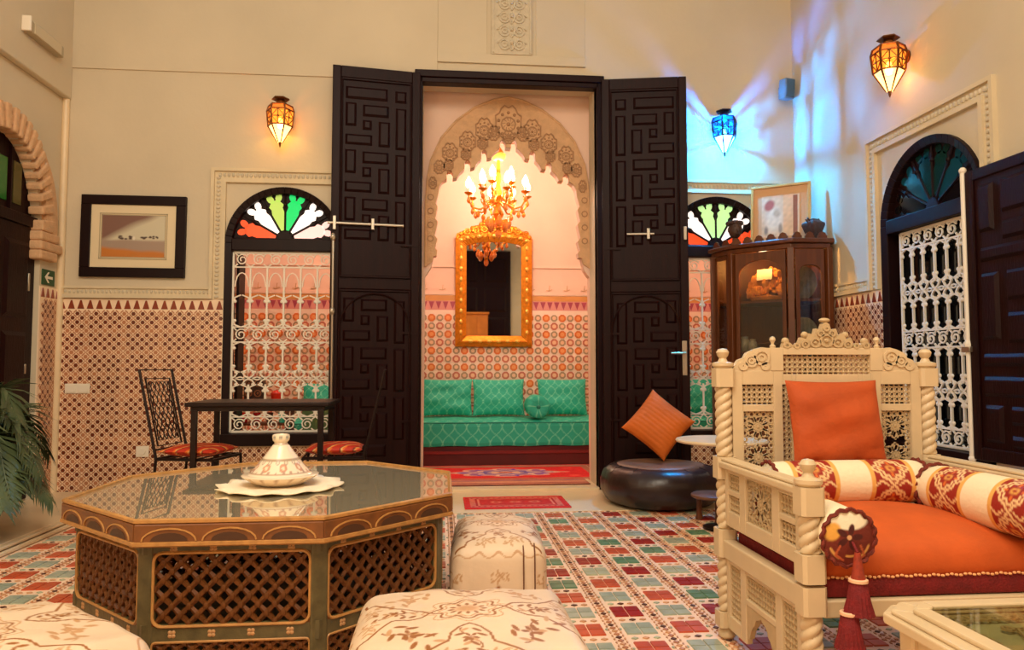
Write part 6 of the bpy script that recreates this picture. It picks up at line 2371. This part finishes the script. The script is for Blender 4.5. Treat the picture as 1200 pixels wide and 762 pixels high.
def paint_mat(P):
    w, d = 0.755, 0.46
    c = np.tile(np.array(lin((222, 44, 40))), (len(P), 1))
    for m_, col in ((0.015, (214, 34, 32)), (0.045, (222, 112, 90)), (0.085, (190, 26, 26)), (0.10, (228, 130, 104)), (0.112, (206, 36, 32))):
        k = (np.abs(P[:, 0]) < w / 2 - m_) & (np.abs(P[:, 1]) < d / 2 - m_)
        c[k] = lin(col)
    for x in (-0.14, 0.14, 0):
        blob(P, c, x, 0, 0.05, 0.05, (232, 120, 90), 0, 0.4)
        blob(P, c, x, 0, 0.025, 0.03, (200, 40, 34), 0, 0.4)
    for i in range(18):
        blob(P, c, -w / 2 + w * (i + 0.5) / 18, -d / 2 + 0.065, 0.012, 0.012, (176, 20, 22), 0, 0.4)
        blob(P, c, -w / 2 + w * (i + 0.5) / 18, d / 2 - 0.065, 0.012, 0.012, (176, 20, 22), 0, 0.4)
    return c


rug('medallion_rug', 'red rug with a purple medallion on the floor of the back room', (0.60, 7.00, 0.0), 1.90, 1.04, paint_big, 260, 150)
rug('door_mat', 'small red patterned mat on the marble in front of the doorway', (0.542, 5.475, 0.0015), 0.755, 0.46, paint_mat, 150, 90)

def paint_runner(P):
    c = np.tile(np.array(lin((196, 128, 100))), (len(P), 1))
    for y0, y1, col in ((-0.17, -0.145, (120, 60, 44)), (-0.10, -0.06, (170, 90, 76)), (-0.03, 0.0, (206, 150, 116)), (0.05, 0.09, (150, 96, 110)), (0.12, 0.17, (190, 80, 64))):
        rect(P, c, -1, 1, y0, y1, col)
    return c


rug('striped_runner', 'narrow brown striped runner lying in the doorway in front of the medallion rug', (0.555, 6.29, 0.022), 1.36, 0.33, paint_runner, 60, 40)

# ---------------------------------------------------------------- things behind the left window
SB = thing('low_sideboard', 'low wooden sideboard with an open shelf behind the left window grille', 'sideboard', (-1.66, 6.97, 0))
MB().box(-0.30, 0.30, -0.15, 0.15, 0.675, 0.70).build('top', CABWOOD, SB, bevel=0.004)
MB().box(-0.28, 0.28, -0.14, 0.14, 0.475, 0.495).build('shelf', CABWOOD, SB)
for sx in (-1, 1):
    for sy in (-1, 1):
        MB().box(-0.016, 0.016, -0.016, 0.016, 0, 0.68).build('leg', CABWOOD, SB, loc=(sx * 0.275, sy * 0.125, 0))
CB = thing('carved_box', 'brown carved wooden box standing on the sideboard behind the left window', 'box', (-1.695, 6.95, 0.70))
MB().box(-0.085, 0.085, -0.06, 0.06, 0, 0.21).build('body', FACE, CB, bevel=0.008)
mb = MB()
for sx in (-1, 1):
    for z in (0.06, 0.15):
        mb.ring((sx * 0.04, -0.062, z), 0.028, 0.007, 10)
        mb.ball((sx * 0.04, -0.062, z), 0.012, 6, 4)
mb.build('carving', mat('carving_tan', (150, 96, 60), 0.6), CB)
o = MB().lathe([(0.03, 0), (0.045, 0.01), (0.05, 0.06), (0.02, 0.085), (0.001, 0.09)], 20).build('red_pot', mat('red_glaze', (206, 40, 16), 0.3), loc=(-1.50, 6.93, 0.70))
tag(o, 'small red pot on the sideboard behind the left window', 'pot')
gl = MB().lathe([(0.022, 0), (0.026, 0.01), (0.024, 0.04), (0.034, 0.09), (0.030, 0.09), (0.02, 0.04), (0.001, 0.012)], 18)
cols = [('dark red', (110, 10, 12)), ('bright red', (206, 22, 16)), ('crimson', (170, 14, 24)), ('brown', (80, 30, 18)), ('turquoise', (60, 190, 160))]
for i, (nm, col) in enumerate(cols):
    me = gl.mesh('tea_glass', mat('tea_glass_' + nm.replace(' ', '_'), col, 0.1, coat=0.5))
    o = bpy.data.objects.new('tea_glass', me)
    COL.objects.link(o)
    o.location = (-1.88 + 0.11 * i, 6.90, 0.497)
    tag(o, nm + ' tea glass on the open shelf of the low sideboard', 'tea glass', 'tea glasses on the sideboard shelf')
GO = thing('green_pouf', 'green square fabric pouf in front of the sofa, behind the left window', 'pouf', (-1.17, 7.18, 0))
weld(rounded_box(0.26, 0.26, 0.62, 0.03, 10).build('cover', mat('olive_fabric', (84, 112, 66), 0.8), GO))

# ---------------------------------------------------------------- cabinet across the room, seen in the gilt mirror
WC = thing('tall_cabinet', 'tall orange brown wooden cabinet across the room, seen in the gilt mirror', 'cabinet', (0.84, -1.72, 0))
ORW = mat('orange_wood', (206, 120, 40), 0.5, var=0.2, vscale=5)
MB().box(-0.27, 0.27, -0.18, 0.18, 0.06, 2.28).build('body', ORW, WC, bevel=0.01)
MB().box(-0.30, 0.30, -0.20, 0.21, 2.28, 2.33).build('cornice', ORW, WC, bevel=0.01)
MB().box(-0.26, 0.26, -0.17, 0.17, 0.0, 0.06).build('plinth', ORW, WC)
for sx in (-1, 1):
    d_ = MB().box(-0.125, 0.125, 0.18, 0.20, -1.05, 1.05).build('door', ORW, WC, loc=(sx * 0.13, 0, 1.17), bevel=0.006)
    MB().ball((-sx * 0.10, 0.212, 0.1), 0.014, 10, 6).build('knob', BRASS, d_)

# ---------------------------------------------------------------- palm in the lower left
PT = thing('potted_palm', 'green palm in a clay pot on the step at the left edge', 'plant', (-2.66, 4.45, 0.045))
MB().lathe([(0.10, 0), (0.13, 0.10), (0.15, 0.20), (0.16, 0.22), (0.145, 0.22), (0.13, 0.19), (0.001, 0.19)], 28).build('pot', CLAY, PT)
rs = random.Random(21)


def frond(az, L, rise, droop):
    mb = MB()
    pts = []
    n = 18
    for i in range(n + 1):
        t = i / n
        r_ = L * (t * 0.9)
        z = 0.20 + rise * math.sin(min(1, t * 1.15) * PI * 0.62) - droop * t ** 2.4
        pts.append(Vector((r_ * math.cos(az), r_ * math.sin(az), z)))
    mb.tube(pts, [0.007 * (1 - 0.8 * i / n) + 0.001 for i in range(n + 1)], 5)
    for i in range(3, n + 1):
        for k in range(2):
            p = pts[i] if k == 0 else (pts[i] + pts[i - 1]) / 2
            t = pts[i] - pts[i - 1]
            t.normalize()
            s_ = t.cross(Vector((0, 0, 1)))
            if s_.length < 1e-3:
                continue
            s_.normalize()
            u = i / n
            ll = 0.19 * math.sin(PI * min(1, 0.15 + 0.80 * u)) + 0.04
            for sg in (-1, 1):
                d = (s_ * sg * 0.75 + t * 0.65 + Vector((0, 0, 0.05))).normalized()
                a, m_, e = p, p + d * ll * 0.5 + Vector((0, 0, -0.01)), p + d * ll + Vector((0, 0, -0.04 - 0.04 * rs.random()))
                wv = t.cross(d).cross(d)
                wv = (t - d * t.dot(d))
                if wv.length < 1e-4:
                    continue
                wv.normalize()
                w_ = 0.014
                up_ = Vector((0, 0, 0.004))
                mb.add([a - wv * w_ * 0.4, a + wv * w_ * 0.4, m_ + wv * w_, e, m_ - wv * w_, m_ + up_], [(0, 1, 5), (1, 2, 5), (2, 3, 5), (3, 4, 5), (4, 0, 5)])
    return mb.build('frond', LEAF, PT, angle=60)


for az, L, rise, droop in ((2, 0.46, 0.60, 0.42), (-30, 0.46, 0.52, 0.42), (-58, 0.50, 0.60, 0.35), (55, 0.5, 0.62, 0.35), (-8, 0.34, 0.72, 0.22), (6, 0.50, 0.26, 0.24), (-40, 0.5, 0.28, 0.25),
                           (82, 0.45, 0.5, 0.35), (-85, 0.45, 0.5, 0.35), (-18, 0.44, 0.42, 0.30), (38, 0.42, 0.45, 0.35)):
    frond(R(az + rs.uniform(-4, 4)), L, rise, droop)
